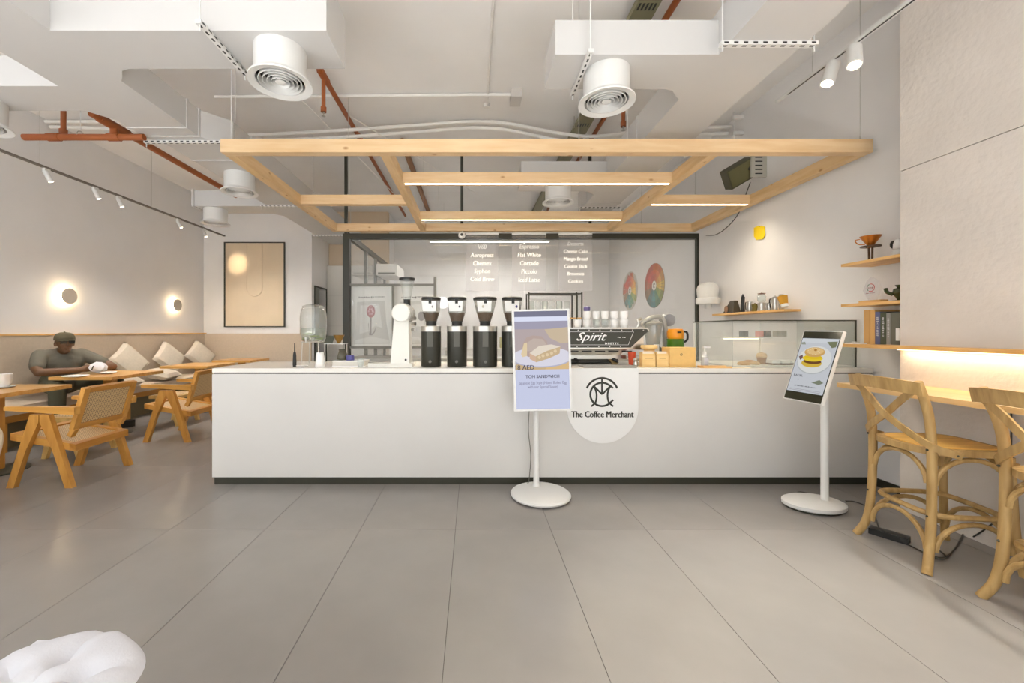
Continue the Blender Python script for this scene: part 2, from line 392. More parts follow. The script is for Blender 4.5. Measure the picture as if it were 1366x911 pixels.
# ---------------------------------------------------------------- glass partition behind the bar
gp = struct(B().box(XG, XG + .095, YG, YG + .09, 0, 2.66).build('wall_partition', M_dark))
B().box(XG + .095, XR, YG, YG + .08, 2.585, 2.66).build('top_rail', M_dark, gp)
B().box(XR - .03, XR, YG, YG + .06, 0, 2.585).build('end_post', M_dark, gp)
for px_ in (460.5, 616, 788):
    X = (px_ - VX) * YG / FPX; B().box(X - .02, X + .02, YG + .02, YG + .06, 2.66, ZC).build('upper_post', M_dark, gp)
B().box(XG + .095, XR - .03, YG + .05, YG + .07, .0, .12).build('bottom_rail', M_dark, gp)
greym = mat('grey mullion', (128, 126, 120), .5)
xs_ = [XG + .095, (523.5 - VX) * YG / FPX, (580 - VX) * YG / FPX, (700 - VX) * YG / FPX, (816 - VX) * YG / FPX, XR - .03]
z380 = CH - (380 - VY) * YG / FPX; z463 = CH - (463 - VY) * YG / FPX
for a, b_ in ((xs_[0], xs_[2]),):
    B().box(a, b_, YG + .02, YG + .06, z380 - .01, z380 + .02).build('transom', greym, gp)
    B().box(a, b_, YG + .02, YG + .06, z463 - .02, z463 + .01).build('transom', greym, gp)
B().box(xs_[1] - .015, xs_[1] + .015, YG + .02, YG + .06, .12, z380 - .01).build('mullion', greym, gp)
B().box(xs_[2] - .02, xs_[2] + .02, YG + .02, YG + .06, .12, z380 + .12).build('mullion', greym, gp)
B().box(xs_[0], xs_[3] - .004, YG + .066, YG + .074, .12, 2.585).build('pane', M_glass, gp)
B().box(xs_[3] + .004, XR - .03, YG + .066, YG + .074, .12, 2.585).build('pane', M_glass, gp)
# glazed return running back from the left post
gr = struct(B().box(XG, XG + .06, YG + .09, 9.0, 2.62, 2.7).build('wall_partition_return', M_dark))
for Y in (7.0, 7.7, 8.5): B().box(XG + .005, XG + .055, Y - .03, Y + .03, 0, 2.62).build('mullion', greym, gr)
for a, b_ in ((YG + .09, 6.97), (7.03, 7.67), (7.73, 8.47), (8.53, 9.0)): B().box(XG + .027, XG + .033, a, b_, .02, 2.62).build('pane', M_glass, gr)
# linear lamps of the back room
for k, (yy, x0, x1) in enumerate(((7.1, -.9, 1.6), (8.4, -.9, 1.6))):
    t = thing('linear_ceiling_lamp', 'white linear lamp hung below the back room soffit, ' + ('nearer the glass partition' if k == 0 else 'nearer the back room wall'), 'lamp', ((x0 + x1) / 2, yy, 3.1), 0, 'back room lamps')
    B().box(x0, x1, yy - .03, yy + .03, 3.1, 3.15).build('housing', M_white, t)
    B().box(x0 + .02, x1 - .02, yy - .022, yy + .022, 3.094, 3.1).build('diffuser', emis('cool tube', (255, 246, 230), 3), t)
    for xx in (x0 + .3, x1 - .3): wire(B(), (xx, yy, 3.15), (xx, yy, ZC)).build('wire', M_steel, t)
    area_light('linear_lamp_light', ((x0 + x1) / 2, yy, 3.08), (0, 0, 0), 2.3, .06, 15, (1, .96, .9))

# hanging globes added out of view behind the camera to raise room brightness
for k, (X, Y, w) in enumerate(((-4.2, -.2, 'over the banquette front end'), (-4.2, -1.7, 'by the left shop window'), (-1.0, -1.7, 'by the middle shop window'), (1.4, -1.7, 'by the right shop window'))):
    t = thing('added_globe', 'added unseen opal glass globe for room brightness, hung from the soffit ' + w, 'lamp', (X, Y, 2.0), 0, 'added fill globes')
    B().ball((X, Y, 2.2), .2, u=28, v=18).build('globe', (emis('fill globe', (246, 249, 255), 6) if k else emis('bright fill globe', (246, 249, 255), 13)), t)
    B().lathe((X, Y, 2.395), [(.05, 0), (.05, .04), (.01, .06), (0, .06)], 16).build('cap', M_steel, t)
    B().cyl((X, Y, 2.45), (X, Y, ZC), .004, seg=6).build('cord', M_black, t)

# ---------------------------------------------------------------- ducts
ZB = 2.956
def diffuser(parent, X, Y):
    d = B().lathe((X, Y, 0), [(.149, ZB), (.149, 2.80), (.155, 2.785), (.182, 2.765), (.182, 2.755), (.140, 2.765), (.135, 2.80), (.135, 2.84)], 40, cap=False).build('diffuser', M_white, parent)
    B().lathe((X, Y, 0), [(.1345, 2.80), (.1345, 2.83), (0, 2.832)], 32, cap=False).build('throat', mat('throat dark', (70, 67, 62), .8), d)
    for r in (.118, .094, .070, .046):
        B().lathe((X, Y, 0), [(r - .003, 2.80), (r + .008, 2.762), (r + .0045, 2.760), (r - .005, 2.798), (r - .003, 2.80)], 36, cap=False).build('louvre_ring', M_white, d)
    B().lathe((X, Y, 0), [(.0, 2.785), (.02, 2.785), (.030, 2.765), (0, 2.762)], 24, cap=False).build('centre_cone', M_white, d)
    return d
# left supply duct, narrowing past the transition, with three branches
dl = thing('air_duct', 'large white rectangular air duct with branches beside the red pipes, above the tables', 'duct', (-2.6, 3.2, ZB))
B().box(-2.887, -2.40, YF + .03, 3.55, ZB, 3.19).build('main_trunk', M_duct, dl)
B().hexa([(-2.887, 3.55, ZB), (-2.40, 3.55, ZB), (-2.22, 3.75, ZB), (-2.80, 3.75, ZB), (-2.887, 3.55, 3.19), (-2.40, 3.55, 3.19), (-2.22, 3.75, 3.19), (-2.80, 3.75, 3.19)]).build('transition', M_duct, dl)
B().box(-2.80, -2.22, 3.75, 8.0, ZB, 3.19).build('far_trunk', M_duct, dl)
for Y in (3.4, 3.55, 4.05): 
    x0, x1 = ((-2.895, -2.392) if Y < 3.6 else (-2.808, -2.212))
    B().box(x0, x1, Y - .012, Y + .012, ZB - .008, 3.198).build('flange', M_duct, dl)
def branch(parent, x_main, x_end, y0, y1, zt=3.17):
    sg = 1 if x_end > x_main else -1
    # plan outline with a flared shoe at the trunk
    pts = [(x_main, y0), (x_end, y0), (x_end, y1), (x_main + sg * .16, y1), (x_main + sg * .10, y1 + .02), (x_main + sg * .04, y1 + .09), (x_main, y1 + .13)]
    return B().prism([(p[0], p[1], ZB) for p in pts], (0, 0, zt - ZB)).build('branch', M_duct, parent)
branch(dl, -2.40, -.832, 2.30, 2.636, 3.28)
branch(dl, -2.887, -4.2, 2.82, 3.14)
branch(dl, -2.80, -3.82, 5.53, 5.88)
B().box(-3.83, -3.80, 5.51, 5.90, ZB - .01, 3.18).build('flange', M_duct, dl)
for X, Y in ((-1.172, 2.47), (-3.64, 2.98), (-2.545, 4.42), (-3.62, 5.70)): diffuser(dl, X, Y)
# right supply duct with two branches
dr = thing('air_duct', 'large white rectangular air duct with branches beside the cable tray, above the bar', 'duct', (1.75, 3.2, ZB))
B().hexa([(1.52, .9, ZB), (1.66, .9, ZB), (1.97, 2.18, ZB), (1.52, 2.18, ZB), (1.52, .9, 3.23), (1.66, .9, 3.23), (1.97, 2.18, 3.23), (1.52, 2.18, 3.23)]).build('near_trunk', M_duct, dr)
B().box(1.52, 1.97, 2.18, 5.82, ZB, 3.23).build('main_trunk', M_duct, dr)
for Y in (3.75, 5.4): B().box(1.513, 1.977, Y - .012, Y + .012, ZB - .008, 3.238).build('flange', M_duct, dr)
branch(dr, 1.52, .51, 2.50, 2.857)
branch(dr, 1.52, .55, 4.58, 4.95)
for X, Y in ((.885, 2.68), (1.005, 4.77)): diffuser(dr, X, Y)

# perforated hanger channels with threaded rods
def hanger(p0, p1, where):
    p0, p1 = Vector(p0), Vector(p1); c = (p0 + p1) / 2; d = (p1 - p0).normalized(); sd = d.cross(Vector((0, 0, 1)))
    t = thing('duct_hanger', 'white perforated hanger channel on two rods ' + where, 'hanger', c)
    ch = B().bar(p0, p1, .032, .022).build('channel', M_white, t)
    n = max(3, int((p1 - p0).length / .052)); sl = B()
    for k in range(n):
        q = p0 + (p1 - p0) * ((k + .5) / n)
        sl.obox(q + Vector((0, 0, -.0112)), d, sd, (0, 0, 1), .013, .0055, .0008)
        sl.obox(q - sd * (.0163 if sd.y > 0 else -.0163), d, (0, 0, 1), sd, .013, .0045, .0008)
    sl.build('slots', M_black, ch)
    for q in (p0 + d * .015, p1 - d * .015): B().cyl(q + Vector((0, 0, -.045)), (q.x, q.y, ZC), .004, seg=6).build('rod', M_white, t)
zh = ZB - .013
hanger((-1.50, 2.21, zh), (-1.50, 2.68, zh), 'under the duct branch beside the tall diffuser')
hanger((.715, 2.44, zh), (.715, 2.91, zh), 'under the short duct branch next to its diffuser')
hanger((-2.94, 3.63, zh), (-2.15, 3.63, zh), 'under the left duct at the red cross pipe')
hanger((1.46, 2.39, zh), (2.03, 2.39, zh), 'under the right duct by the track lamps')
hanger((1.46, 3.86, zh), (2.03, 3.86, zh), 'under the right duct behind the front pergola beam')
hanger((-2.87, 5.48, zh), (-2.15, 5.48, zh), 'under the left duct behind the low diffuser')
hanger((1.46, 5.56, zh), (2.03, 5.56, zh), 'under the right duct near the glass partition')
hanger((-2.87, 7.18, zh), (-2.15, 7.18, zh), 'under the left duct beside the corridor')

# ---------------------------------------------------------------- red sprinkler pipes, tray, conduits
def pipe(name, label, cat, runs, m, r, extra=None, group=None):
    lo = Vector(runs[0][0]); t = thing(name, label, cat, lo, 0, group)
    for p in runs:
        rr = p[2] if len(p) > 2 else r
        B().cyl(p[0], p[1], rr, seg=14).build('pipe', m, t)
    if extra: extra(t)
    return t
def coup(t, p0, p1, r): B().cyl(p0, p1, r, seg=14).build('coupling', M_red, t)
def sprinkler(t, p): B().lathe(p, [(.012, .03), (.012, .005), (.006, 0), (.006, -.025), (.02, -.028), (.02, -.032), (0, -.034)], 12).build('sprinkler_head', M_steel, t)
def exl(t):
    for X in (-3.62, -3.10): coup(t, (X - .05, 3.5, 2.925), (X + .05, 3.5, 2.925), .034)
    coup(t, (-3.10, 3.5, 2.925), (-3.10, 3.5, 3.02), .03); coup(t, (-3.10, 3.36, 3.02), (-3.10, 3.64, 3.02), .037)
    B().tube([(-3.39, 3.5 + .034 * math.cos(a), 2.935 + .04 * math.sin(a)) for a in [PI * k / 10 for k in range(11)]], .004, 6).build('clevis', M_steel, t)
    B().cyl((-3.39, 3.5, 2.97), (-3.39, 3.5, ZC), .004, seg=6).build('rod', M_white, t)
pipe('sprinkler_pipe', 'red oxide sprinkler pipe with a cross run, beside the left duct', 'pipe',
     [((-3.10, 3.29, 3.02), (-3.10, 5.3, 3.02)), ((-3.88, 3.5, 2.925), (-2.84, 3.5, 2.925), .027)], M_red, .03, exl)
def exd(t): coup(t, (-3.66, 3.62, 3.0), (-3.66, 3.62, 3.05), .03); sprinkler(t, (-3.66, 3.62, 2.99))
pipe('sprinkler_drop', 'short red sprinkler drop above the cross pipe', 'pipe', [((-3.66, 3.62, 3.02), (-3.66, 3.62, ZC))], M_red, .02, exd)
def exc(t):
    B().cyl((-1.5, 4.07, 3.80), (-1.5, 4.07, 3.45), .02, seg=14).build('pipe', M_red, t); coup(t, (-1.5, 4.07, 3.45), (-1.5, 4.07, 3.5), .028); sprinkler(t, (-1.5, 4.07, 3.44))
    coup(t, (-1.5, 3.98, 3.81), (-1.5, 4.16, 3.81), .036); coup(t, (-1.5, 5.30, 3.81), (-1.5, 5.50, 3.81), .036)
    B().cyl((-2.95, 5.40, 3.73), (-1.45, 5.40, 3.73), .026, seg=14).build('pipe', M_red, t); coup(t, (-1.5, 5.40, 3.71), (-1.5, 5.40, 3.81), .03)
pipe('sprinkler_pipe', 'red oxide sprinkler pipe under the soffit between the two ducts', 'pipe', [((-1.5, 2.75, 3.81), (-1.5, 9.0, 3.81))], M_red, .027, exc)
pipe('sprinkler_pipe', 'thick brown pipe under the soffit just left of the pergola centre bay', 'pipe', [((-.96, 5.5, 3.83), (-.96, 9.0, 3.83))], mat('brown pipe', (140, 92, 46), .5), .042)
def exr(t):
    B().cyl((1.6, 4.3, 3.82), (1.6, 4.3, 3.42), .02, seg=14).build('pipe', M_red, t); coup(t, (1.6, 4.3, 3.42), (1.6, 4.3, 3.47), .028); sprinkler(t, (1.6, 4.3, 3.41))
pipe('sprinkler_pipe', 'red oxide sprinkler pipe between the cable tray and the right duct', 'pipe', [((1.6, .8, 3.84), (1.6, 9.0, 3.84))], M_red, .027, exr)
tr = thing('cable_tray', 'olive grey perforated cable tray carrying cables over the right duct branch', 'tray', (1.36, 4, 3.8))
olv = mat('olive tray', (128, 124, 96), .5)
b = B(); b.box(1.26, 1.44, .8, 9.0, 3.76, 3.768).box(1.26, 1.268, .8, 9.0, 3.768, 3.81).box(1.432, 1.44, .8, 9.0, 3.768, 3.81); b.build('tray', olv, tr)
for k in range(3): B().tube(spline([(1.30 + .05 * k, .9, 3.785), (1.31 + .045 * k, 3, 3.79), (1.29 + .05 * k, 6, 3.785), (1.31 + .05 * k, 8.9, 3.785)]), .01, 6).build('cable', mat('pale cable', (212, 208, 190), .5), tr)
for Y in (3.1, 3.35, 4.9, 6.5):
    sl = B()
    for k in range(5): sl.box(1.28 + .03 * k, 1.295 + .03 * k, Y, Y + .07, 3.7588, 3.7598)
    sl.build('slots', M_black, tr)
for Y in (2.9, 5.0): 
    for X in (1.255, 1.445): B().cyl((X, Y, 3.76), (X, Y, ZC), .004, seg=6).build('rod', M_steel, tr)
M_cond = mat('white conduit', (236, 233, 228), .5)
one('conduit', B().cyl((-2.9, 4.55, ZC - .022), (.42, 4.50, ZC - .022), .018, seg=10), M_cond, 'thin white conduit run across the soffit to the small grey box', 'conduit')
one('junction_box', B().box(.42, .54, 4.42, 4.62, ZC - .09, ZC), mat('pale grey box', (205, 200, 194), .5), 'pale grey junction box on the soffit above the pergola', 'junction box', bevel=.006)
one('conduit', B().cyl((.165, 2.2, ZC - .018), (.165, 4.7, ZC - .018), .012, seg=8), M_cond, 'thin white conduit running towards the pergola, with a round end box', 'conduit')
one('conduit_box', B().lathe((.165, 4.74, ZC - .035), [(.0, 0), (.035, 0), (.04, .012), (.04, .035)], 18), M_cond, 'small round white conduit box on the soffit', 'junction box')
for k, dz in enumerate((.0, .055)):
    pts = [(-5.33, 5.05, 3.86 - dz * .6), (-4.2, 5.05, 3.84 - dz), (-3.0, 5.05, 3.70 - dz * .6), (-2.0, 5.05, 3.73 - dz), (-.9, 5.05, 3.80 - dz), (.2, 5.05, 3.86 - dz * .9), (1.1, 5.05, 3.71 - dz), (1.6, 5.07, 3.69 - dz), (2.4, 5.1, 3.80 - dz), (3.25, 5.1, 3.82 - dz)]
    pts = [(p_[0], p_[1] + .06 * k, p_[2]) for p_ in pts]
    one('flexible_hose', B().tube(spline(pts), .022, 8), M_cond, 'white flexible hose swagged under the soffit, ' + ('the upper of the pair' if k == 0 else 'the lower of the pair'), 'hose')
t = thing('hose_bracket', 'small white two-bar bracket hung beside the right duct above the front beam', 'bracket', (3.13, 4.9, 3.4))
za_, zb2_ = CH - (157 - VY) * 4.9 / FPX, CH - (178 - VY) * 4.9 / FPX
xa_, xb_ = (977 - VX) * 4.9 / FPX, (999 - VX) * 4.9 / FPX
for z_ in (za_, zb2_): B().box(xa_, xb_, 4.88, 4.92, z_ - .02, z_ + .02).build('bar', M_white, t)
for x_ in (xa_ + .02, xb_ - .02): B().cyl((x_, 4.9, zb2_ - .06), (x_, 4.9, ZC), .005, seg=6).build('rod', M_white, t)
for a, b_, lab in (((-1.40, 4.62, 3.70), (.1, 7.0, 3.6), 'thin white wire slanting from the soffit towards the glass partition'), ((-1.95, 4.6, 3.88), (-1.2, 6.6, 3.4), 'thin grey wire slanting beside the left duct')):
    one('wire', B().cyl(a, b_, .006, seg=6), M_cond, lab, 'wire')
# ================================================================== PERGOLA, LAMPS
pg = thing('pergola_frame', 'pine timber pergola frame hung over the bar with warm light strips', 'pergola', (.585, 4.47, 2.665))
Z0, Z1 = 2.664, 2.768; bw = .075
B().box(-1.995, 3.165, 3.2, 3.2 + bw, Z0, Z1).build('beam', M_pineX, pg, bevel=.003)
B().box(-1.995, 3.165, 5.72, 5.72 + bw, Z0, Z1).build('beam', M_pineX, pg, bevel=.003)
for X in (-1.995, 3.165 - bw, -.745, 1.905): B().box(X, X + bw, 3.2 + bw, 5.72, Z0, Z1).build('beam', M_pineY, pg, bevel=.003)
for (xa, xb, Y, led) in ((-1.995 + bw, -.745, 4.51, 0), (-.745 + bw, 1.905, 3.87, 1), (-.745 + bw, 1.905, 5.14, 1), (1.905 + bw, 3.165 - bw, 4.51, 1)):
    o = B().box(xa, xb, Y, Y + bw, Z0, Z1).build('cross_bar', M_pineX, pg, bevel=.003)
    if led:
        B().box(xa + .02, xb - .02, Y + .010, Y + .026, Z0 - .005, Z0).build('light_strip', M_led, o)
        area_light('pergola_strip_light', ((xa + xb) / 2, Y + .03, Z0 - .02), (0, 0, 0), xb - xa - .1, .03, 3.5 * (xb - xa), (1, .87, .68), 130)
for X, Y in ((-1.9, 3.24), (.85, 3.24), (3.1, 3.24), (-1.4, 4.55), (-.7, 5.76), (1.0, 5.76), (2.4, 5.76), (2.5, 4.55)):
    w = wire(B(), (X, Y, Z1), (X, Y, ZC), .0025).build('hanging_wire', M_steel, pg)
    B().lathe((X, Y, Z1), [(.01, 0), (.01, .012), (.004, .025), (.004, .04)], 8).build('wire_clamp', M_steel, w)

# track lamps
def spot_head(parent, top, aim, L=.14, r=.032, power=0, col=(1, .95, .87), angle=52):
    top = Vector(top); d = Vector(aim).normalized()
    a = top + Vector((0, 0, -.05)) ; st = a - d * L * .25; en = a + d * L * .85
    h = B().cyl(st, en, r, seg=18).build('spot_head', M_white, parent)
    B().box(top.x - .014, top.x + .014, top.y - .03, top.y + .03, top.z - .03, top.z).cyl(top + Vector((0, 0, -.03)), a, .008, seg=8).build('adapter', M_white, h)
    B().cyl(en + d * .001, en - d * .004, r * .8, seg=18).build('lens', emis('warm lens', (255, 236, 205), 7), h)
    if power: spot_light('track_spot_light', en + d * .02, en + d * 2, power, angle, col, blend=1)
def track(label, X, y0, y1, Z, heads, wires, dark):
    t = thing('track_light', label, 'track light', (X, (y0 + y1) / 2, Z))
    r = B().box(X - .017, X + .017, y0, y1, Z, Z + .02).build('rail', dark or M_white, t)
    if not dark: B().box(X - .006, X + .006, y0 + .12, y1 - .12, Z - .0012, Z).build('rail_slot', M_black, r)
    for Y in wires: wire(B(), (X, Y, Z + .02), (X, Y, ZC), .002).build('wire', M_steel, t)
    for Y, aim, pw in heads: spot_head(t, (X, Y, Z), aim, power=pw, angle=52 if not dark else 125, L=.15 if not dark else .105, r=.043 if not dark else .025)
XT, ZT = 2.6, 3.20
track('white ceiling track with two white spot heads beside the plaster wall', XT, -.6, 3.46, ZT,
      [(2.93, (-.38, -.1, -1), 12), (2.76, (-.3, -.35, -1), 60), (1.7, (-.33, -.1, -1), 90), (.4, (-.33, .3, -1), 60)], (3.1, 1.6, .2), None)
XT2, ZT2 = -4.6, 3.0
hy = [XT2 * FPX / (x_ - VX) for x_ in (62, 127, 159, 238, 272)]
track('thin dark ceiling track with small white spots above the banquette', XT2, -1.5, 7.5, ZT2,
      [(hy[0], (.3, .3, -1), 24), (hy[1], (.3, .3, -1), 26), (hy[2], (.3, .2, -1), 26), (hy[3], (.4, .25, -1), 30), (hy[4], (.3, .2, -1), 26), (1.6, (.4, 0, -1), 10), (0, (.4, 0, -1), 20)],
      (7.2, 5.8, 4.3, 2.2), mat('grey track', (120, 112, 102), .5))
# round wall lamps on the left wall, light thrown onto the wall behind the disc
for (px_, py_, w) in ((93, 395, 'above the seated person'), (237, 407, 'nearest the framed panel')):
    c = PX(px_, py_, XL + .07)
    t = thing('disc_lamp', 'round disc wall lamp with a halo of warm light ' + w, 'lamp', (XL, c.y, c.z))
    B().lathe((XL, c.y, c.z), [(0, .06), (.1, .06), (.103, .064), (.103, .072), (.1, .076), (0, .076)], 36, 'X', cap=False).build('disc', mat('warm grey disc', (188, 178, 164), .7), t)
    B().lathe((XL, c.y, c.z), [(.062, .001), (.062, .052), (0, .052)], 28, 'X', cap=False).build('light_ring', emis('halo ring', (255, 224, 176), 22), t)
# framed relief panel
fo = P(300, 435, YA - .03); f1 = P(378.5, 324, YA - .03)
t = thing('framed_relief', 'tall beige relief artwork in a thin dark frame beside the corridor', 'artwork', (fo.x, YA, fo.z))
yb = YA - .002
B().box(fo.x, f1.x, yb - .012, yb, fo.z, f1.z).build('panel', mat('sand relief', (226, 206, 178), .8, noise=.05, nscale=2, bump=.2, bscale=30), t)
for (a, b_, c, d) in ((fo.x - .018, fo.x, fo.z - .018, f1.z + .018), (f1.x, f1.x + .018, fo.z - .018, f1.z + .018), (fo.x, f1.x, fo.z - .018, fo.z), (fo.x, f1.x, f1.z, f1.z + .018)):
    B().box(a, b_, yb - .035, yb, c, d).build('frame', M_dark, t)
cx = P(340, 0, YA).x; hw = .15; zb = P(0, 385, YA).z
pts = [(cx - hw, yb - .014, f1.z - .02)] + [(cx - hw * math.cos(a), yb - .014, zb - hw * math.sin(a)) for a in [PI * k / 16 for k in range(17)]] + [(cx + hw, yb - .014, f1.z - .02)]
B().tube(pts, .012, 8).build('relief_arch', MATS['sand relief'], t)
B().prism([(p[0], yb - .012, p[2]) for p in pts], (0, -.006, 0)).build('relief_tongue', MATS['sand relief'], t)
spot_light('art_spot_light', (-4.45, 7.0, 3.0), (P(318, 352, YA)), 28, 22, (1, .83, .6))
# speaker, paper tag and lamp on the right wall
t = thing('box_speaker', 'dark olive box speaker tilted down from a slotted grey wall bracket', 'speaker', (XR, 4.62, 2.9))
c = P(985, 231.5, 4.62); u = Vector((.85, -.1, .5)).normalized(); v = Vector((-.42, -.35, .84)); n = u.cross(v).normalized(); v = n.cross(u)
B().obox(c, u, v, n, .155, .11, .06).build('cabinet', mat('olive cabinet', (78, 76, 54), .5), t, bevel=.012)
B().obox(c + n * .062 if n.y < 0 else c - n * .062, u, v, n, .14, .095, .003).build('grille', mat('olive grille', (108, 103, 68), .7, bump=.4, bscale=300), t)
hp = P(1007, 225, 4.6); pl = B().box(3.10, XR, 4.50, 4.52, hp.z - .13, hp.z + .13).build('bracket', mat('pale bracket', (186, 182, 170), .4), t)
for k in range(5): B().box(3.14, 3.22, 4.498, 4.50, hp.z - .1 + .045 * k, hp.z - .088 + .045 * k).build('slot', M_black, pl)
B().cyl(c, (3.15, 4.52, hp.z), .018, seg=10).build('arm', M_dark, t)
B().tube(spline([PX(a_, b_, 3.2) for a_, b_ in ((1001, 243), (994, 262), (985, 285), (970, 303), (955, 313), (942, 314))]), .005, 6).build('cable', M_dark, t)
t = thing('paper_tag', 'bright yellow paper tag pinned on the right wall below the speaker', 'paper', PX(1013, 310, XR - .01))
pt = [PX(a, b_, XR - .006) for a, b_ in ((1006, 304), (1012, 301), (1020, 302), (1021, 313), (1018, 319), (1009, 320), (1006, 315))]
B().prism(pt, (-.004, 0, 0)).build('sheet', mat('yellow paper', (250, 214, 30), .6), t)
B().ball(PX(1013, 302, XR - .011), .006, u=8, v=6).build('pin', M_dark, t)
c = P(944, 401, 5.35)
t = thing('canister_dispenser', 'white wall canister with a frosted dome above the glass display case', 'dispenser', (XR, 5.35, c.z))
frost = mat('frosted dome', (236, 234, 230), .5, trans=.15)
B().lathe((c.x, 5.35, c.z), [(.118, .03), (.125, .09), (.13, .15), (.115, .2), (.07, .235), (0, .245)], 28, cap=False).build('dome', frost, t)
B().lathe((c.x, 5.35, c.z), [(.05, -.05), (.135, -.045), (.14, -.03), (.14, .025), (.13, .035), (.05, .03)], 28).build('ring', M_white, t)
B().lathe((c.x, 5.35, c.z), [(.0, -.105), (.04, -.105), (.045, -.05)], 20, cap=False).build('nozzle', M_white, t)
B().box(c.x + .1, XR, 5.32, 5.38, c.z - .02, c.z + .03).build('arm', M_white, t)
# ================================================================== THE BAR
CX0, CX1, CY0, CY1, CZ = -2.118, 3.255, 3.29, 4.04, .946
bar_ = thing('bar_counter', 'long white bar counter with dark recessed plinth on the tiled floor', 'counter', (.57, 3.66, 0))
B().box(CX0, CX1, CY0, CY0 + .04, .062, CZ - .045).build('front_panel', M_counter, bar_)
B().box(CX0, CX0 + .04, CY0 + .04, CY1, .062, CZ - .045).build('side_panel', M_counter, bar_)
B().box(CX0 + .04, CX1, CY1 - .03, CY1, .062, CZ - .045).build('rear_panel', M_white, bar_)
B().box(CX0 + .012, CX1, CY0 + .012, CY1 - .012, 0, .062).build('plinth', M_dark, bar_)
B().box(CX0 + .006, CX1, CY0 + .008, CY1 - .006, CZ - .045, CZ - .034).build('shadow_gap', mat('gap black', (60, 56, 48), .7), bar_)
top = one('countertop', B().box(CX0, CX1, CY0, CY1, CZ - .034, CZ), mat('countertop quartz', (240, 236, 228), .25, noise=.02), 'white continuous worktop lying on the bar counter', 'countertop', bevel=.003)
# rear work counter against the glass
rc = thing('back_counter', 'pale work counter standing along the glass partition', 'counter', (1.0, 5.45, 0))
B().box(-1.6, 2.6, 5.15, 5.75, 0, .86).build('body', mat('grey cabinet', (196, 192, 186), .5), rc)
B().box(-1.62, 2.62, 5.13, 5.77, .86, .90).build('top', M_steel, rc)
# hanging sign shield with monogram and name
sx, sr, sc = 1.0535, .2885, .63
sg = thing('sign_shield', 'white round-bottomed shield sign with black monogram hung on the counter front', 'sign', (sx, CY0, .35))
o_ = [(sx - sr, CY0 - .001, CZ + .002)] + [(sx - sr * math.cos(a), CY0 - .001, sc - sr * math.sin(a)) for a in [PI * k / 32 for k in range(33)]] + [(sx + sr, CY0 - .001, CZ + .002)]
B().prism(o_, (0, -.012, 0)).build('plate', mat('sign white', (236, 235, 233), .4), sg, bevel=.001, seg=1)
fx = CY0 - .0135; U, V = (1, 0, 0), (0, 0, 1)
kk = 3.28 / FPX                                       # metres per pixel on the sign
def sp(x, y): return ((x - 804) * kk, -(y - 491) * kk) # sign pixel -> plane coords, origin top centre
def sq(zx, zy): return sp(750 + zx / 8.282, 490 + zy / 8.282)
def stroke(a, b_, w):
    a, b_ = Vector(a).to_2d() if len(a) > 2 else Vector(a), Vector(b_); d = (b_ - a).normalized(); n = Vector((-d.y, d.x)) * w / 2
    return [tuple(a + n), tuple(b_ + n), tuple(b_ - n), tuple(a - n)]
px = kk / 8.282; cA = sq(438, 285); wl = 20 * px
mono = [(arc_band(cA[0], cA[1], 170 * px, 192 * px, R(22), R(158)), M_ink), (arc_band(cA[0], cA[1], 118 * px, 140 * px, R(38), R(322), 36), M_ink)]
for a, b_ in (((438, 100), (438, 280)), ((345, 190), (440, 285)), ((440, 285), (532, 190)), ((320, 418), (355, 385)), ((562, 418), (525, 385)), ((525, 380), (562, 345)), ((520, 180), (560, 215))):
    mono.append((stroke(sq(*a), sq(*b_), wl * (.95)), M_ink))
def curve_stroke(p0, p1, p2, w, n=10):
    q = [Vector(p0) * (1 - t) ** 2 + Vector(p1) * 2 * t * (1 - t) + Vector(p2) * t * t for t in [k / n for k in range(n + 1)]]
    L_, R_ = [], []
    for i, p in enumerate(q):
        d = (q[min(i + 1, n)] - q[max(i - 1, 0)]).normalized(); m_ = Vector((-d.y, d.x)) * w / 2; L_.append(tuple(p + m_)); R_.append(tuple(p - m_))
    return L_ + list(reversed(R_))
mono.append((curve_stroke(sq(345, 190), sq(405, 285), sq(358, 395), wl), M_ink))
mono.append((curve_stroke(sq(532, 190), sq(470, 285), sq(522, 395), wl), M_ink))
decal(sg, 'monogram', (sx, fx, CZ - 1.0 * kk), U, V, mono, step=.00012)
lettering(sg, 'name_lettering', [('The Coffee Merchant', (803.5 - 804) * kk, -(551.3 - 491) * kk, .073, dict(bold=.0026, xs=.79))], (sx, fx, CZ - 1.0 * kk), U, V, M_ink, .001)

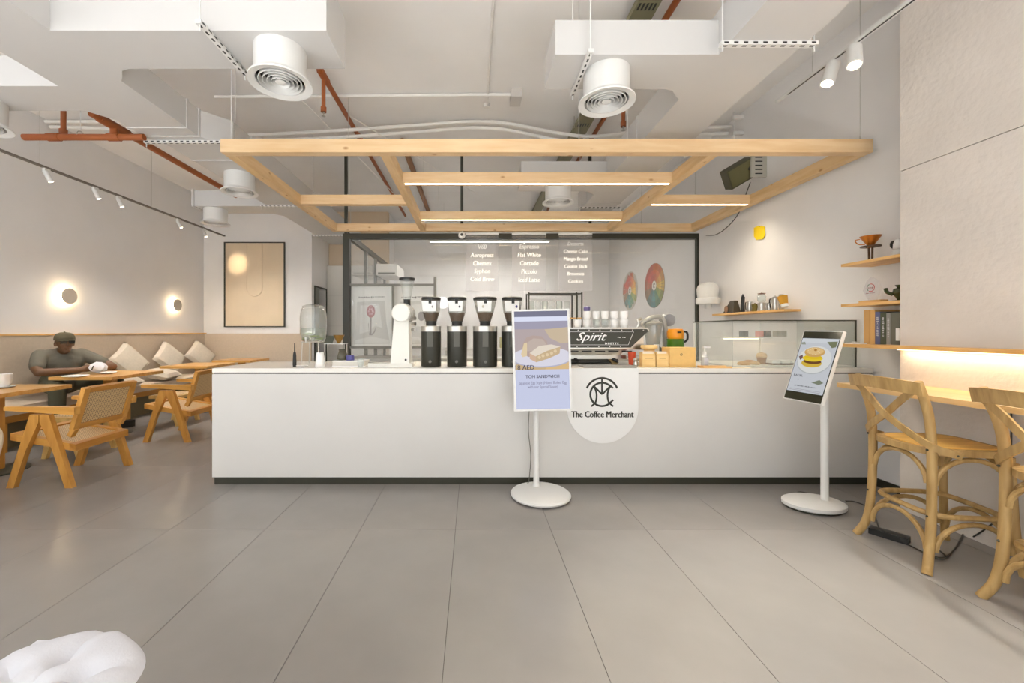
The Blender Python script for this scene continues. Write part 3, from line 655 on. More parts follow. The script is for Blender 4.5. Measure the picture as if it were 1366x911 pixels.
# ---------------------------------------------------------------- coffee grinders
def X_(x, Y): return (x - VX) * Y / FPX
def Z_(y, Y): return CH - (y - VY) * Y / FPX
M_can = mat('graphite can', (58, 57, 50), .38, .3)
M_bean = mat('roasted beans', (116, 86, 60), .8, noise=.3, nscale=90, bump=.8, bscale=120)
M_smoke = glass('smoked hopper', (.80, .80, .78), 1.2, .16, .03, (.35, .33, .28))
def grinder(x, r, where, note, col):
    Y = 3.50; X = X_(x, Y); t = thing('coffee_grinder', 'black cylinder coffee grinder with tapered bean hopper ' + where, 'coffee grinder', (X, Y, CZ), 0, 'black grinders on the bar')
    h = .345
    B().lathe((X, Y, CZ), [(r * .97, 0), (r, .004), (r, h - .045), (r * .99, h - .04)], 32).build('body', M_can, t)
    B().lathe((X, Y, CZ), [(r * 1.01, h - .045), (r * 1.01, h), (r * .6, h + .004)], 32, cap=False).build('collar', M_steel, t)
    B().box(X - .024, X + .024, Y - r - .006, Y - r * .93, CZ + .17, CZ + .30).build('front_plate', mat('grey badge plate', (92, 90, 82), .5), t, bevel=.004)
    k = B().cyl((X, Y - r - .008, CZ + .045), (X, Y - r * .9, CZ + .045), .012, seg=14).build('knob', mat('knob grey', (110, 108, 100), .45), t)
    B().lathe((X, Y, CZ), [(.045, h), (.045, h + .03), (.05, h + .045)], 24, cap=False).build('neck', M_black, t)
    rt = r * .98
    B().lathe((X, Y, CZ), [(.048, h + .035), (.075, h + .12), (rt * .97, h + .235)], 28, cap=False).build('hopper', M_smoke, t)
    B().lathe((X, Y, CZ), [(.044, h + .04), (.069, h + .115), (.0, h + .118)], 24).build('beans', M_bean, t)
    B().lathe((X, Y, CZ), [(rt, h + .225), (rt, h + .243), (rt * .9, h + .25), (0, h + .25)], 28).build('lid', M_black, t)
    B().box(X - .012, X + .012, Y - rt - .01, Y - rt * .85, h + CZ + .19, h + CZ + .235).build('latch', M_black, t)
    lb = B().hexa([(X - .062, Y - .087, CZ + h + .125), (X + .048, Y - .087, CZ + h + .125), (X + .048, Y - .085, CZ + h + .125), (X - .062, Y - .085, CZ + h + .125),
              (X - .072, Y - rt - .004, CZ + h + .212), (X + .052, Y - rt - .004, CZ + h + .212), (X + .052, Y - rt - .002, CZ + h + .212), (X - .072, Y - rt - .002, CZ + h + .212)]).build('label_card', mat('card white', (244, 243, 240), .6), t)
    B().ball((X + note, Y - rt * .95 - .006, CZ + h + .165), .010, .003, .012, 10, 6).build('card_mark', col, lb)
grinder(575, .086, 'beside the white grinder', .02, mat('grey mark', (150, 146, 150), .6))
grinder(609.5, .086, 'second from the white grinder', .025, mat('dark mark', (70, 66, 70), .6))
grinder(647, .105, 'with the widest body', -.02, mat('sand mark', (190, 180, 160), .6))
grinder(683, .092, 'partly behind the menu screen', .03, mat('blue mark', (70, 70, 130), .6))
# tall white shop grinder
Y = 3.5; X = X_(536, Y); t = thing('shop_grinder', 'tall white shop grinder with round head and clear hopper', 'coffee grinder', (X, Y, CZ))
Mw = mat('grinder enamel', (240, 238, 230), .35)
B().hexa([(X - .105, Y - .10, CZ), (X + .105, Y - .10, CZ), (X + .105, Y + .14, CZ), (X - .105, Y + .14, CZ), (X - .095, Y - .09, CZ + .03), (X + .095, Y - .09, CZ + .03), (X + .095, Y + .13, CZ + .03), (X - .095, Y + .13, CZ + .03)]).build('foot', Mw, t, bevel=.004)
B().hexa([(X - .085, Y - .07, CZ + .03), (X + .075, Y - .07, CZ + .03), (X + .075, Y + .12, CZ + .03), (X - .085, Y + .12, CZ + .03), (X - .055, Y - .05, CZ + .44), (X + .062, Y - .05, CZ + .44), (X + .062, Y + .1, CZ + .44), (X - .055, Y + .1, CZ + .44)]).build('column', Mw, t, bevel=.008)
hz = Z_(418, Y); B().lathe((X + .01, Y, hz), [(0, -.115), (.070, -.115), (.078, -.107), (.078, -.03)], 32, 'Y').build('burr_head', Mw, t)
B().lathe((X + .018, Y, hz), [(.086, -.03), (.086, .1), (.05, .12)], 32, 'Y').build('head_ring', mat('grinder grey', (176, 172, 164), .4), t)
for zz in (.10, .04, -.02): B().cyl((X + .095, Y - .04, hz - .06 - zz * .8), (X + .125, Y - .06, hz - .06 - zz * .8), .016, seg=12).build('adjust_knob', M_steel, t)
B().lathe((X + .045, Y, 0), [(.03, hz + .06), (.03, hz + .115), (.034, hz + .12)], 20).build('neck', M_black, t)
B().lathe((X + .045, Y, 0), [(.030, hz + .118), (.045, hz + .2), (.064, hz + .29)], 26, cap=False).build('hopper', M_clear, t)
B().lathe((X + .045, Y, 0), [(.068, hz + .285), (.068, hz + .305), (0, hz + .309)], 26).build('lid', M_black, t)
B().cyl((X + .045, Y - .062, CZ + .06), (X + .045, Y - .075, CZ + .06), .009, seg=12).build('switch', M_black, t)
# ---------------------------------------------------------------- espresso machine (seen from its back)
Y = 3.62; x0, x1 = X_(690, Y), X_(866, Y); xm = (x0 + x1) / 2
t = thing('espresso_machine', 'long espresso machine with black riveted back panel and white script lettering', 'espresso machine', (xm, Y, CZ))
zt, zb_ = Z_(437.5, Y), Z_(465, Y); xr2 = X_(842, Y); xl2 = x0 + (x1 - xr2)
B().prism([(x0, Y, zt), (x1 - .01, Y, zt), (x1, Y, zt - .02), (xr2, Y, zb_), (xl2, Y, zb_), (x0, Y, zt - .02)], (0, .02, 0)).build('back_panel', M_steel, t, bevel=.002, seg=1)
e = .009; pn = [(x0 + e, zt - e), (x1 - .01 - e, zt - e), (x1 - e, zt - .02 - e), (xr2 - e * .5, zb_ + e), (xl2 + e * .5, zb_ + e), (x0 + e, zt - .02 - e)]
bp = B().prism([(p[0], Y - .003, p[1]) for p in pn], (0, .003, 0)).build('black_plate', mat('panel black', (58, 58, 48), .45), t)
bl = [(x0 + .04, zt - .034), (X_(845, Y), zt - .034), (X_(838, Y), zb_ + .034), (x0 + .06, zb_ + .034)]
for i in range(4):
    a, b_ = bl[i], bl[(i + 1) % 4]; B().bar((a[0], Y - .004, a[1]), (b_[0], Y - .004, b_[1]), .002, .004, up=(0, 1, 0)).build('outline', M_print, bp)
for k in range(12):
    for zz in (zt - .02, zb_ + .018): 
        X = x0 + .06 + k * .097 + (-.01 if zz < zt - .1 else 0)
        if X < (x1 - .02 if zz > zt - .1 else xr2 - .01): B().ball((X, Y - .004, zz), .0055, .003, .0055, 8, 6).build('rivet', M_steel, bp)
lettering(bp, 'script_lettering', [('Spirit', X_(787, Y) - xm, .012, .108, dict(shear=.45, bold=.0016, xs=1.12)), ('D U E T T E', X_(816, Y) - xm, -.047, .024, dict(bold=.0016)), ('~ ~', X_(829, Y) - xm, .010, .05, dict(bold=.001))], (xm, Y - .0035, (zt + zb_) / 2), U, V, M_print, .0015)
B().box(x0 + .02, x1 - .04, Y + .02, Y + .42, zb_ - .01, zt - .01).build('body', M_steel, t, bevel=.01)
ls = B().hexa([(xl2 + .02, Y + .03, zb_ - .055), (xr2 - .09, Y + .03, zb_ - .055), (xr2 - .09, Y + .40, zb_ - .055), (xl2 + .02, Y + .40, zb_ - .055), (xl2, Y + .01, zb_), (xr2 - .02, Y + .01, zb_), (xr2 - .02, Y + .40, zb_), (xl2, Y + .40, zb_)]).build('lower_shell', M_steel, t)
for k in range(7): B().box(xl2 + .06 + k * .12, xl2 + .15 + k * .12, Y + .012, Y + .02, zb_ - .032, zb_ - .020).build('vent', M_black, ls)
B().box(x0 + .05, xr2 - .02, Y + .06, Y + .5, CZ + .05, CZ + .085).build('drip_tray', M_steel, t)
B().box(x0 + .09, xr2 - .08, Y + .1, Y + .46, CZ + .012, CZ + .05).build('base', M_dark, t)
for X in (x0 + .1, xr2 - .1): B().bar((X, Y + .1, CZ + .0), (X + (.09 if X > xm else -.09) * -1, Y + .1, zb_ - .05), .05, .04, up=(0, 1, 0)).build('leg', mat('bronze leg', (150, 128, 84), .35, .6), t)
for X in (xm - .15, xm + .2): B().tube(spline([(X, Y + .2, zb_ - .05), (X + .05, Y + .1, zb_ - .07), (X + .13, Y + .05, zb_ - .12)]), .014, 8).build('portafilter_handle', M_black, t)
B().box(x0 + .02, x1 - .05, Y + .03, Y + .44, zt - .01, zt + .004).build('cup_tray', M_steel, t)
B().tube([(x1 - .09, Y + .05, zt), (x1 - .07, Y + .05, zt + .04), (x1 - .085, Y + .05, zt + .075), (x1 - .05, Y + .05, zt + .085)], .013, 8).build('steam_knob', M_steel, t)
# cups stored on the machine
cz0 = zt + .0045; ceram = mat('white ceramic', (246, 245, 243), .3)
def cup(x, y_, z, r, h, m, lab, cat='cup'):
    tag(rebase(B().lathe((x, y_, z), [(r * .72, 0), (r * .95, h * .35), (r, h), (r * .93, h), (r * .86, h * .35), (0, h * .12)], 20, cap=False).build('coffee_cup', m)), lab, cat, 'cups on the espresso machine')
for i, (x, n, m_, nm) in enumerate(((771, 1, ceram, 'single white cup'), (783, 2, ceram, 'white cup below the purple pot'), (795.5, 2, M_clear, 'clear glass cup'), (807, 2, M_clear, 'clear glass cup'), (819.5, 2, ceram, 'white cup'), (832.5, 2, ceram, 'white cup'))):
    Yc = Y + .14; r = .036 if i > 3 else .033
    for k in range(n):
        mm = ceram if (k == 1 or m_ is ceram) else m_
        nb = ('next to the machine knob' if i == 5 else 'second from the machine knob' if i == 4 else 'third from the machine knob' if i == 3 else 'beside the purple pot stack' if i == 2 else '')
        cup(X_(x, Yc), Yc, cz0 + k * .078, r, .074, mm, '%s on the espresso machine, %s of its stack %s' % (nm, ('lower', 'upper')[k], nb) if n == 2 else 'single small white cup on the espresso machine')
c = (X_(783, Y + .14), Y + .14, cz0 + .153)
one('milk_pot', B().lathe(c, [(.026, 0), (.030, .012), (.030, .034), (.022, .044), (0, .045)], 18), mat('violet enamel', (104, 92, 140), .35), 'small violet lid pot on the cup stack of the espresso machine', 'pot')

# ---------------------------------------------------------------- glass pastry case
gx0, gx1, gy0, gy1, gz = 2.187, 3.222, 3.40, 4.02, 1.341
t = thing('pastry_case', 'glass pastry display case with dark top edge on the bar counter', 'display case', ((gx0 + gx1) / 2, 3.7, CZ))
B().box(gx0, gx1, gy0, gy0 + .006, CZ + .001, gz - .008).build('front_glass', M_clear, t)
B().box(gx0, gx0 + .006, gy0 + .008, gy1, CZ + .001, gz - .008).build('side_glass', M_clear, t)
B().box(gx1 - .006, gx1, gy0 + .008, gy1, CZ + .001, gz - .008).build('side_glass', M_clear, t)
fr = mat('case dark trim', (70, 70, 56), .4)
for a in ((gx0, gx1, gy0 - .003, gy0 + .009), (gx0, gx1, gy1 - .012, gy1)): B().box(a[0], a[1], a[2], a[3], gz - .008, gz + .002).build('top_edge', fr, t)
for X in (gx0, gx1 - .012): B().box(X, X + .012, gy0 + .009, gy1 - .012, gz - .008, gz + .002).build('top_edge', fr, t)
B().box(gx0 + .012, gx1 - .012, gy0 + .01, gy1 - .014, gz - .007, gz - .001).build('top_glass', M_clear, t)
B().box(gx1 - .012, gx1, gy0 - .003, gy0 + .003, CZ + .001, gz - .008).build('corner_trim', fr, t)
for X in (gx0 - .002, (gx0 + gx1) / 2 + .12): B().box(X, X + .018, gy1 - .03, gy1 - .005, CZ + .001, gz - .01).build('rear_post', M_white, t)
sh = B().box(gx0 + .14, (gx0 + gx1) / 2 + .12, gy1 - .20, gy1 - .035, CZ + .235, CZ + .25).build('shelf', M_white, t)
B().box(gx0 + .2, (gx0 + gx1) / 2 + .0, gy1 - .19, gy1 - .17, CZ + .229, CZ + .235).build('light_strip', emis('case strip', (255, 226, 170), 4), sh)
B().box(gx0 + .012, gx1 - .012, gy0 + .012, gy1 - .03, CZ + .001, CZ + .01).build('tray', M_white, t)
zz = CZ + .0101
def bun(x, y_, r, h, col, lab, nm='pastry', cat='pastry'):
    X = X_(x, y_); one(nm, B().lathe((X, y_, zz), [(r * .9, 0), (r, h * .3), (r * .85, h * .75), (r * .4, h), (0, h * 1.02)], 16), mat('crust %d' % col[0], col, .7, noise=.2, nscale=50), lab, cat, 'pastries in the glass case')
bun(992, 3.52, .05, .03, (206, 160, 92), 'flat golden pastry in the glass case, nearest its left pane')
bun(1000, 3.66, .055, .032, (196, 142, 78), 'brown flat pastry behind the golden one in the glass case')
bun(1007, 3.55, .04, .028, (214, 172, 108), 'small pale golden pastry beside the muffin in the glass case')
X = X_(1016, 3.6); t = thing('muffin', 'brown muffin with a pale domed top in the glass case', 'muffin', (X, 3.6, zz), 0, 'pastries in the glass case')
B().lathe((X, 3.6, zz), [(.028, 0), (.038, .06)], 16).build('paper_cup', mat('muffin paper', (160, 112, 68), .8), t)
B().lathe((X, 3.6, zz), [(.038, .06), (.043, .07), (.034, .095), (0, .107)], 16, cap=False).build('crown', mat('muffin crown', (222, 192, 150), .8), t)
for k, x in enumerate((1030, 1043, 1055)):
    X = X_(x, 3.55); t = thing('cake_slice', 'white iced cake slice with dark base in the glass case, ' + ('next to the muffin', 'middle of three', 'farthest from the muffin')[k], 'cake', (X, 3.55, zz), 0, 'pastries in the glass case')
    B().box(X - .036, X + .036, 3.5, 3.6, zz, zz + .015).build('base', mat('cake base', (112, 84, 60), .8), t)
    B().box(X - .036, X + .036, 3.5, 3.6, zz + .015, zz + .04).build('icing', ceram, t, bevel=.006)
for k, (x, w, col, nm) in enumerate(((992, .05, (90, 90, 84), 'dark'), (1013, .04, (226, 150, 140), 'pink'), (1022, .05, (84, 82, 76), 'charcoal'), (1040, .09, (170, 164, 150), 'grey'))):
    X = X_(x, gy1 - .11); X = max(X, gx0 + .2) if k == 0 else X
    one('small_box', B().box(X - w / 2, X + w / 2, gy1 - .14, gy1 - .08, CZ + .2501, CZ + .2501 + .055), mat(nm + ' carton', col, .6), 'small %s box on the inner shelf of the glass case' % nm, 'box', bevel=.003)
# ---------------------------------------------------------------- things on the right half of the bar
Yk = 3.42
t = thing('kraft_box', 'kraft paper takeaway box with a small round stamp on the bar', 'box', (X_(910.5, Yk), Yk + .06, CZ))
kraft = mat('kraft card', (232, 190, 118), .75, noise=.04, nscale=40)
B().box(X_(893, Yk), X_(928, Yk), Yk, Yk + .14, CZ, Z_(463.5, Yk)).build('carton', kraft, t, bevel=.002, seg=1)
decal(t, 'stamp', (X_(909, Yk), Yk, Z_(473, Yk)), U, V, [(arc_band(0, 0, .008, .011, 0, R(300)), M_ink), (arc_band(0, 0, .002, .005, R(60), R(330)), M_ink)])
Yk = 3.405
for k, (xa, xb) in enumerate(((857, 874.5), (876, 892))):
    xa, xb = X_(xa, Yk), X_(xb, Yk); za = Z_(470, Yk)
    t = thing('napkin_holder', 'honey wood napkin holder on the bar, ' + ('under the wooden ring tray' if k == 0 else 'between ring tray and kraft box'), 'napkin holder', ((xa + xb) / 2, Yk + .05, CZ), 0, 'napkin holders')
    B().box(xa, xb, Yk, Yk + .012, CZ, za - .012).box(xa, xa + .008, Yk + .012, Yk + .06, CZ, za).box(xb - .008, xb, Yk + .012, Yk + .06, CZ, za).box(xa + .008, xb - .008, Yk + .05, Yk + .06, CZ, za).build('case', wood('holder maple', (240, 205, 140), (226, 184, 116), 'X', .5), t, bevel=.0015, seg=1)
    B().box(xa + .01, xb - .01, Yk + .015, Yk + .048, CZ + .002, za + .006).build('napkins', mat('napkin paper', (236, 226, 208), .9), t)
    B().box(xa + .022, xb - .022, Yk - .001, Yk, CZ + .072, CZ + .075).build('slit', mat('slit brown', (150, 106, 60), .8), t)
c = (X_(866, 3.54), 3.54, CZ)
t = thing('ring_tray', 'round honey wood stand with a thick ring rim behind the napkin holders', 'tray', c)
B().lathe(c, [(.05, 0), (.054, .01), (.045, .14), (.055, .15)], 24).build('pedestal', MATS['holder maple'], t)
B().lathe(c, [(.055, .15), (.066, .152), (.07, .165), (.066, .18), (.055, .18), (.05, .165), (0, .163)], 28, cap=False).build('rim', MATS['holder maple'], t)
Yj = 4.35 - .45
Yj = 3.85; c = Vector((X_(871, Yj), Yj, CZ))
t = thing('blender_jug', 'clear blender jug with a curved grey hood on the bar', 'blender', c)
B().lathe(c, [(.075, 0), (.08, .02), (.08, .14), (.06, .16)], 24).build('base', mat('blender grey', (130, 128, 118), .4), t)
B().lathe(c, [(.055, .16), (.06, .18), (.08, .36), (.078, .36)], 24, cap=False).build('jug', glass('jug glass', (.82, .83, .81), 2, .14, .03, (.5, .5, .47)), t)
B().lathe(c, [(.084, .36), (.086, .38), (.05, .40), (0, .405)], 24).build('lid', mat('lid grey', (150, 148, 140), .4), t)
B().tube(spline([c + Vector((-.08, 0, .35)), c + Vector((-.105, -.01, .38)), c + Vector((-.02, -.02, .43)), c + Vector((.08, 0, .43)), c + Vector((.115, 0, .34)), c + Vector((.112, 0, .14)), c + Vector((.075, 0, .05))]), .022, 8).build('hood', mat('hood grey', (168, 166, 158), .35), t)
B().lathe((X_(889, 3.97), 3.90, Z_(427, 3.97)), [(0, 0), (.055, 0), (.06, .01), (.06, .10), (0, .11)], 24, 'Y').build('motor_drum', mat('drum grey', (150, 150, 152), .4), t)
B().box(c.x - .03, c.x + .02, c.y - .088, c.y - .084, .18 + CZ - .10, CZ + .18).build('label_card', MATS['card white'], t)
Yj = 3.72; c = Vector((X_(901, Yj), Yj, CZ))
t = thing('citrus_juicer', 'orange and green juicer with black lever on the bar', 'juicer', c)
B().lathe(c, [(.075, 0), (.08, .02), (.07, .21), (.074, .232)], 24).build('bowl', mat('juicer green', (72, 120, 26), .35), t)
B().lathe(c, [(.062, .232), (.07, .245), (.07, .30), (.06, .322), (0, .327)], 24, cap=False).build('head', mat('juicer orange', (232, 150, 26), .35), t)
B().tube(spline([c + Vector((.066, 0, .30)), c + Vector((.10, -.01, .29)), c + Vector((.105, -.01, .23)), c + Vector((.080, 0, .20))]), .010, 8).build('lever', M_black, t)
B().box(c.x - .016, c.x + .016, c.y - .078, c.y - .066, CZ + .285, CZ + .30).build('slot', M_black, t)
Yj = 4.0; c = Vector((X_(911, 3.98), 3.98, CZ))
one('storage_tub', B().lathe((X_(893, 3.96), 3.96, CZ), [(.06, 0), (.07, .30), (.066, .30), (.057, .01), (0, .01)], 22, cap=False), M_clear, 'tall clear storage tub behind the juicer', 'tub')
Ys = 3.43; c = Vector((X_(940, Ys), Ys, CZ))
t = thing('pump_bottle', 'clear sanitizer pump bottle with white label on the bar', 'bottle', c)
B().lathe(c, [(.024, 0), (.027, .006), (.027, .085), (.016, .1)], 18).build('bottle', mat('milky bottle', (232, 232, 230), .2, trans=.4), t)
B().lathe(c, [(.014, .1), (.014, .125), (.005, .13), (.005, .16)], 12).build('collar', M_white, t)
B().box(c.x - .012, c.x + .045, c.y - .009, c.y + .009, CZ + .16, CZ + .175).build('nozzle', M_white, t, bevel=.003)
B().box(c.x - .018, c.x + .018, c.y - .0285, c.y - .0272, CZ + .02, CZ + .075).build('label', mat('label grey', (206, 206, 212), .6), t)
t = thing('bamboo_tray', 'small bamboo tray beside the pump bottle on the bar', 'tray', (X_(952, 3.345), 3.345, CZ))
xa, xb = X_(934, 3.345), X_(972, 3.345)
B().box(xa, xb, 3.30, 3.385, CZ, CZ + .006).build('base', M_oakX, t); 
for y_ in (3.30, 3.377): B().box(xa, xb, y_, y_ + .008, CZ + .006, CZ + .016).build('rim', M_oakX, t)
one('brochure', B().box(X_(972, 3.345) + .01, X_(998, 3.345), 3.305, 3.38, CZ, CZ + .004), mat('cream paper', (240, 226, 196), .7), 'cream brochure lying on the bar by the bamboo tray', 'brochure')
Yt = 3.40
one('black_tray', B().box(X_(776, Yt), X_(846, Yt), 3.34, 3.52, CZ, CZ + .014).box(X_(776, Yt), X_(846, Yt), 3.34, 3.345, CZ + .014, CZ + .022), mat('tray grey', (150, 148, 142), .3, .6), 'low grey metal tray on the bar before the espresso machine', 'tray')
one('salt_mill', B().lathe((X_(848, 3.46), 3.46, CZ), [(.02, 0), (.02, .03), (.014, .045), (.02, .06), (.014, .075), (0, .076)], 14), M_steel, 'small steel shaker by the wooden ring tray', 'shaker')
one('red_cup', B().lathe((X_(843, 3.57), 3.57, CZ), [(.026, .0), (.034, .12), (.030, .12), (.0, .02)], 16, cap=False), mat('red cup', (206, 78, 44), .5), 'small red tumbler beside the espresso machine leg', 'cup')
# ---------------------------------------------------------------- left end of the bar
Yd = 3.72; c = Vector((X_(418, Yd), Yd, CZ))
t = thing('drink_dispenser', 'clear fluted glass drink dispenser with green leaves on a wire stand', 'dispenser', c)
def flute(prof, n=48, amp=.03):
    b = B(); rings = []
    for r, h in prof: rings.append([b.bm.verts.new(c + Vector((math.cos(2 * PI * k / n) * r * (1 + amp * (k % 2)), math.sin(2 * PI * k / n) * r * (1 + amp * (k % 2)), h))) for k in range(n)])
    for A, Q in zip(rings, rings[1:]):
        for k in range(n): b.bm.faces.new((A[k], A[(k + 1) % n], Q[(k + 1) % n], Q[k]))
    return b
flute([(.06, .20), (.095, .215), (.112, .28), (.115, .42), (.105, .49), (.09, .52)]).build('vessel', glass('fluted glass', (.86, .87, .85), 2.4, .14, .03, (.85, .85, .82)), t)
B().lathe(c, [(0, .21), (.09, .222), (.105, .29), (.107, .33), (0, .33)], 28, cap=False).build('water', glass('water', (.9, .95, .9), .8, .12), t)
B().lathe(c, [(.092, .52), (.095, .53), (.06, .545), (0, .55)], 28, cap=False).build('lid', M_clear, t)
for k in range(5):
    a = k * 1.3; q = c + Vector((math.cos(a) * .06, math.sin(a) * .06 - .02, .235 + .022 * (k % 3)))
    B().ball(q, .034, .022, .010, 10, 6).build('leaf', mat('leaf green', (128, 150, 40), .5), t)
st = B()
for a in (.7, 2.3, 3.9, 5.5): st.tube([c + Vector((math.cos(a) * .11, math.sin(a) * .11, 0)), c + Vector((math.cos(a) * .10, math.sin(a) * .10, .21))], .004, 6)
st.tube([c + Vector((math.cos(k * PI / 10) * .105, math.sin(k * PI / 10) * .105, .205)) for k in range(20)], .004, 6, closed=True)
st.build('wire_stand', M_steel, t)
B().cyl(c + Vector((-.005, -.115, .24)), c + Vector((-.005, -.16, .24)), .010, seg=10).cyl(c + Vector((-.005, -.155, .25)), c + Vector((-.005, -.155, .2)), .008, seg=10).build('tap', M_steel, t)
Yd = 3.45
one('pepper_mill', B().lathe((X_(393, Yd), Yd, CZ), [(.014, 0), (.016, .02), (.013, .1), (.010, .12), (.005, .13), (.004, .2), (0, .2)], 14), M_black, 'slim black whisk handle standing at the counter end', 'utensil')
one('white_bottle', B().lathe((X_(427, Yd), Yd, CZ), [(.038, 0), (.04, .008), (.033, .09), (.028, .115), (.028, .122), (0, .123)], 20), ceram, 'white tapered ceramic bottle before the drink dispenser', 'bottle')
one('small_saucer', B().lathe((X_(403, 3.42), 3.42, CZ), [(.02, 0), (.05, .012), (.046, .014), (0, .006)], 20, cap=False), ceram, 'small white saucer at the counter end', 'saucer')
Yd = 3.75; xa = X_(438, Yd); xb = X_(462, Yd)
t = thing('dripper_stand', 'thin steel pour-over stand holding a brown cone dripper', 'stand', ((xa + xb) / 2, Yd, CZ))
zz = Z_(458, Yd); B().box(xa - .03, xb, Yd - .05, Yd + .05, zz - .004, zz).build('plate', M_steel, t)
for X in (xa - .02, xb - .008): 
    for y_ in (-.04, .04): B().cyl((X, Yd + y_, CZ), (X, Yd + y_, zz), .004, seg=6).build('leg', M_steel, t)
q = (X_(452, Yd), Yd, zz); B().lathe(q, [(.012, 0), (.052, .078), (.048, .078), (.01, .004)], 20, cap=False).build('cone', mat('amber brown', (128, 92, 28), .4), t)
one('card_stand', B().hexa([(X_(436, Yd) - .02, Yd - .03, zz), (X_(436, Yd) + .06, Yd - .03, zz), (X_(436, Yd) + .06, Yd - .02, zz), (X_(436, Yd) - .02, Yd - .02, zz), (X_(436, Yd), Yd, zz + .07), (X_(436, Yd) + .075, Yd, zz + .07), (X_(436, Yd) + .075, Yd + .008, zz + .07), (X_(436, Yd), Yd + .008, zz + .07)]), mat('slate card', (72, 74, 62), .5), 'dark tilted slate card on the steel pour-over stand', 'card')
Yd = 3.55
one('spice_jar', B().lathe((X_(457, Yd), Yd, CZ + .0), [(.036, .05), (.046, .055), (.046, .08), (.03, .13), (.034, .145), (0, .146)], 20), glass('brown jar', (.35, .32, .24), 1, .3, .02, (.2, .18, .12)), 'small dark glass jar on the white notebook', 'jar')
t = thing('notebook', 'white notebook lying on the bar under the dark jar', 'notebook', (X_(466, Yd), Yd, CZ))
B().box(X_(448, Yd), X_(490, Yd), Yd - .1, Yd + .08, CZ, CZ + .006).box(X_(448, Yd), X_(490, Yd), Yd - .1, Yd + .08, CZ + .044, CZ + .05).build('covers', ceram, t)
B().box(X_(448, Yd) + .004, X_(490, Yd) - .003, Yd - .097, Yd + .077, CZ + .006, CZ + .044).build('pages', mat('pages', (224, 220, 212), .9), t)
one('tape_roll', B().lathe((X_(468.5, Yd), Yd - .03, CZ + .0501), [(.02, 0), (.034, 0), (.034, .042), (.02, .042), (.02, 0)], 22, cap=False), mat('violet tape', (88, 84, 146), .5), 'violet roll of tape on the white notebook', 'tape')
one('glass_tumbler', B().lathe((X_(481, 3.40), 3.40, CZ), [(.022, 0), (.028, .07), (.026, .07), (.02, .006), (0, .006)], 18, cap=False), M_clear, 'small clear tumbler in front of the white notebook', 'glass')
t = thing('paper_stack', 'flat white paper stack with a grey knife beside the white grinder', 'papers', (X_(505, 3.5), 3.5, CZ))
B().box(X_(493, 3.45), X_(519, 3.45), 3.40, 3.56, CZ, CZ + .03).build('papers', mat('paper', (238, 236, 230), .8), t)
B().bar((X_(492, 3.5), 3.48, CZ + .033), (X_(517, 3.5), 3.5, CZ + .042), .018, .004).build('knife', mat('grey blade', (140, 138, 128), .4, .5), t)
# ---------------------------------------------------------------- shelf of glass jars behind the machine, acrylic menu boards
Ys = 5.45; t = thing('jar_rack', 'dark metal rack standing on the work counter behind the espresso machine', 'rack', (X_(737, Ys), Ys, .90))
xa, xb = X_(704, Ys), X_(773, Ys)
for X in (xa, xb - .07, xb): 
    for y_ in (Ys - .12, Ys + .12): B().box(X - .008, X + .008, y_ - .008, y_ + .008, .90, Z_(391, Ys)).build('upright', M_dark, t)
for zz in (Z_(424, Ys), Z_(392, Ys) - .0): B().box(xa, xb, Ys - .128, Ys + .128, zz - .012, zz).build('shelf', M_dark if zz > 1.6 else M_oakX, t)
zz = Z_(424, Ys)
for k, x in enumerate((709, 718, 727, 736, 746, 756)):
    o = B().lathe((X_(x, Ys - .06), Ys - .06, zz + .0005), [(.036, 0), (.042, .01), (.042, .2), (.036, .22), (0, .222)], 16).build('storage_jar', M_clear if k % 2 else glass('hazy jar', (.9, .92, .88), 1, .4, .05))
    tag(rebase(o), '%s glass jar on the dark rack, %s from its narrow end bay' % (('hazy', 'clear')[k % 2], ('sixth', 'fifth', 'fourth', 'third', 'second', 'first')[k]), 'jar', 'storage jars on the rack')
menus = (((621, 665), ('V60', 'Aeropress', 'Chemex', 'Syphon', 'Cold Brew'), (329.5, 340.5, 351.5, 361.8, 372.5), 'filter coffee'),
         ((683, 728.5), ('Espresso', 'Flat White', 'Cortado', 'Piccolo', 'Iced Latte'), (329, 340.3, 351.3, 362.3, 373.5), 'espresso drinks'),
         ((745.5, 790), ('Desserts', 'Cheese Cake', 'Mango Bread', 'Cookie Stick', 'Brownies', 'Cookies'), (325.3, 335.5, 345.5, 355.5, 365.3, 375.3), 'desserts'))
Ym = 5.60
for (a, b_), lines, ys, nm in menus:
    xa, xb, zt, zb_ = X_(a, Ym), X_(b_, Ym), Z_(313, Ym), Z_(388, Ym); xm = (xa + xb) / 2
    t = thing('menu_board', 'clear acrylic menu board listing %s in white, hung under the pergola' % nm, 'menu board', (xm, Ym, zb_), 0, 'acrylic menu boards')
    B().box(xa, xb, Ym, Ym + .005, zb_, zt).build('sheet', M_acryl, t)
    B().box(xa, xb, Ym - .012, Ym + .016, zt, zt + .025).build('rail', M_white, t)
    for X in (xa + .04, xb - .04): wire(B(), (X, Ym, zt + .025), (X, Ym + .15, Z0 + .0), .003).build('wire', M_steel, t)
    lettering(t, 'menu_lettering', [(s_, 0, Z_(y_, Ym) - zb_, .088 if nm != 'desserts' else .072, dict(bold=.0015, xs=.86, shear=.12)) for s_, y_ in zip(lines, ys)], (xm, Ym - .001, zb_), U, V, M_print, .001)
c = (X_(616, 5.5), 5.5, Z_(314, 5.5))
t = thing('round_camera', 'small white round camera with a dark lens under the rear pergola beam', 'camera', c)
B().lathe(c, [(0, -.05), (.03, -.05), (.045, -.035), (.048, 0), (.03, .03), (0, .035)], 20, 'Y').build('shell', M_white, t)
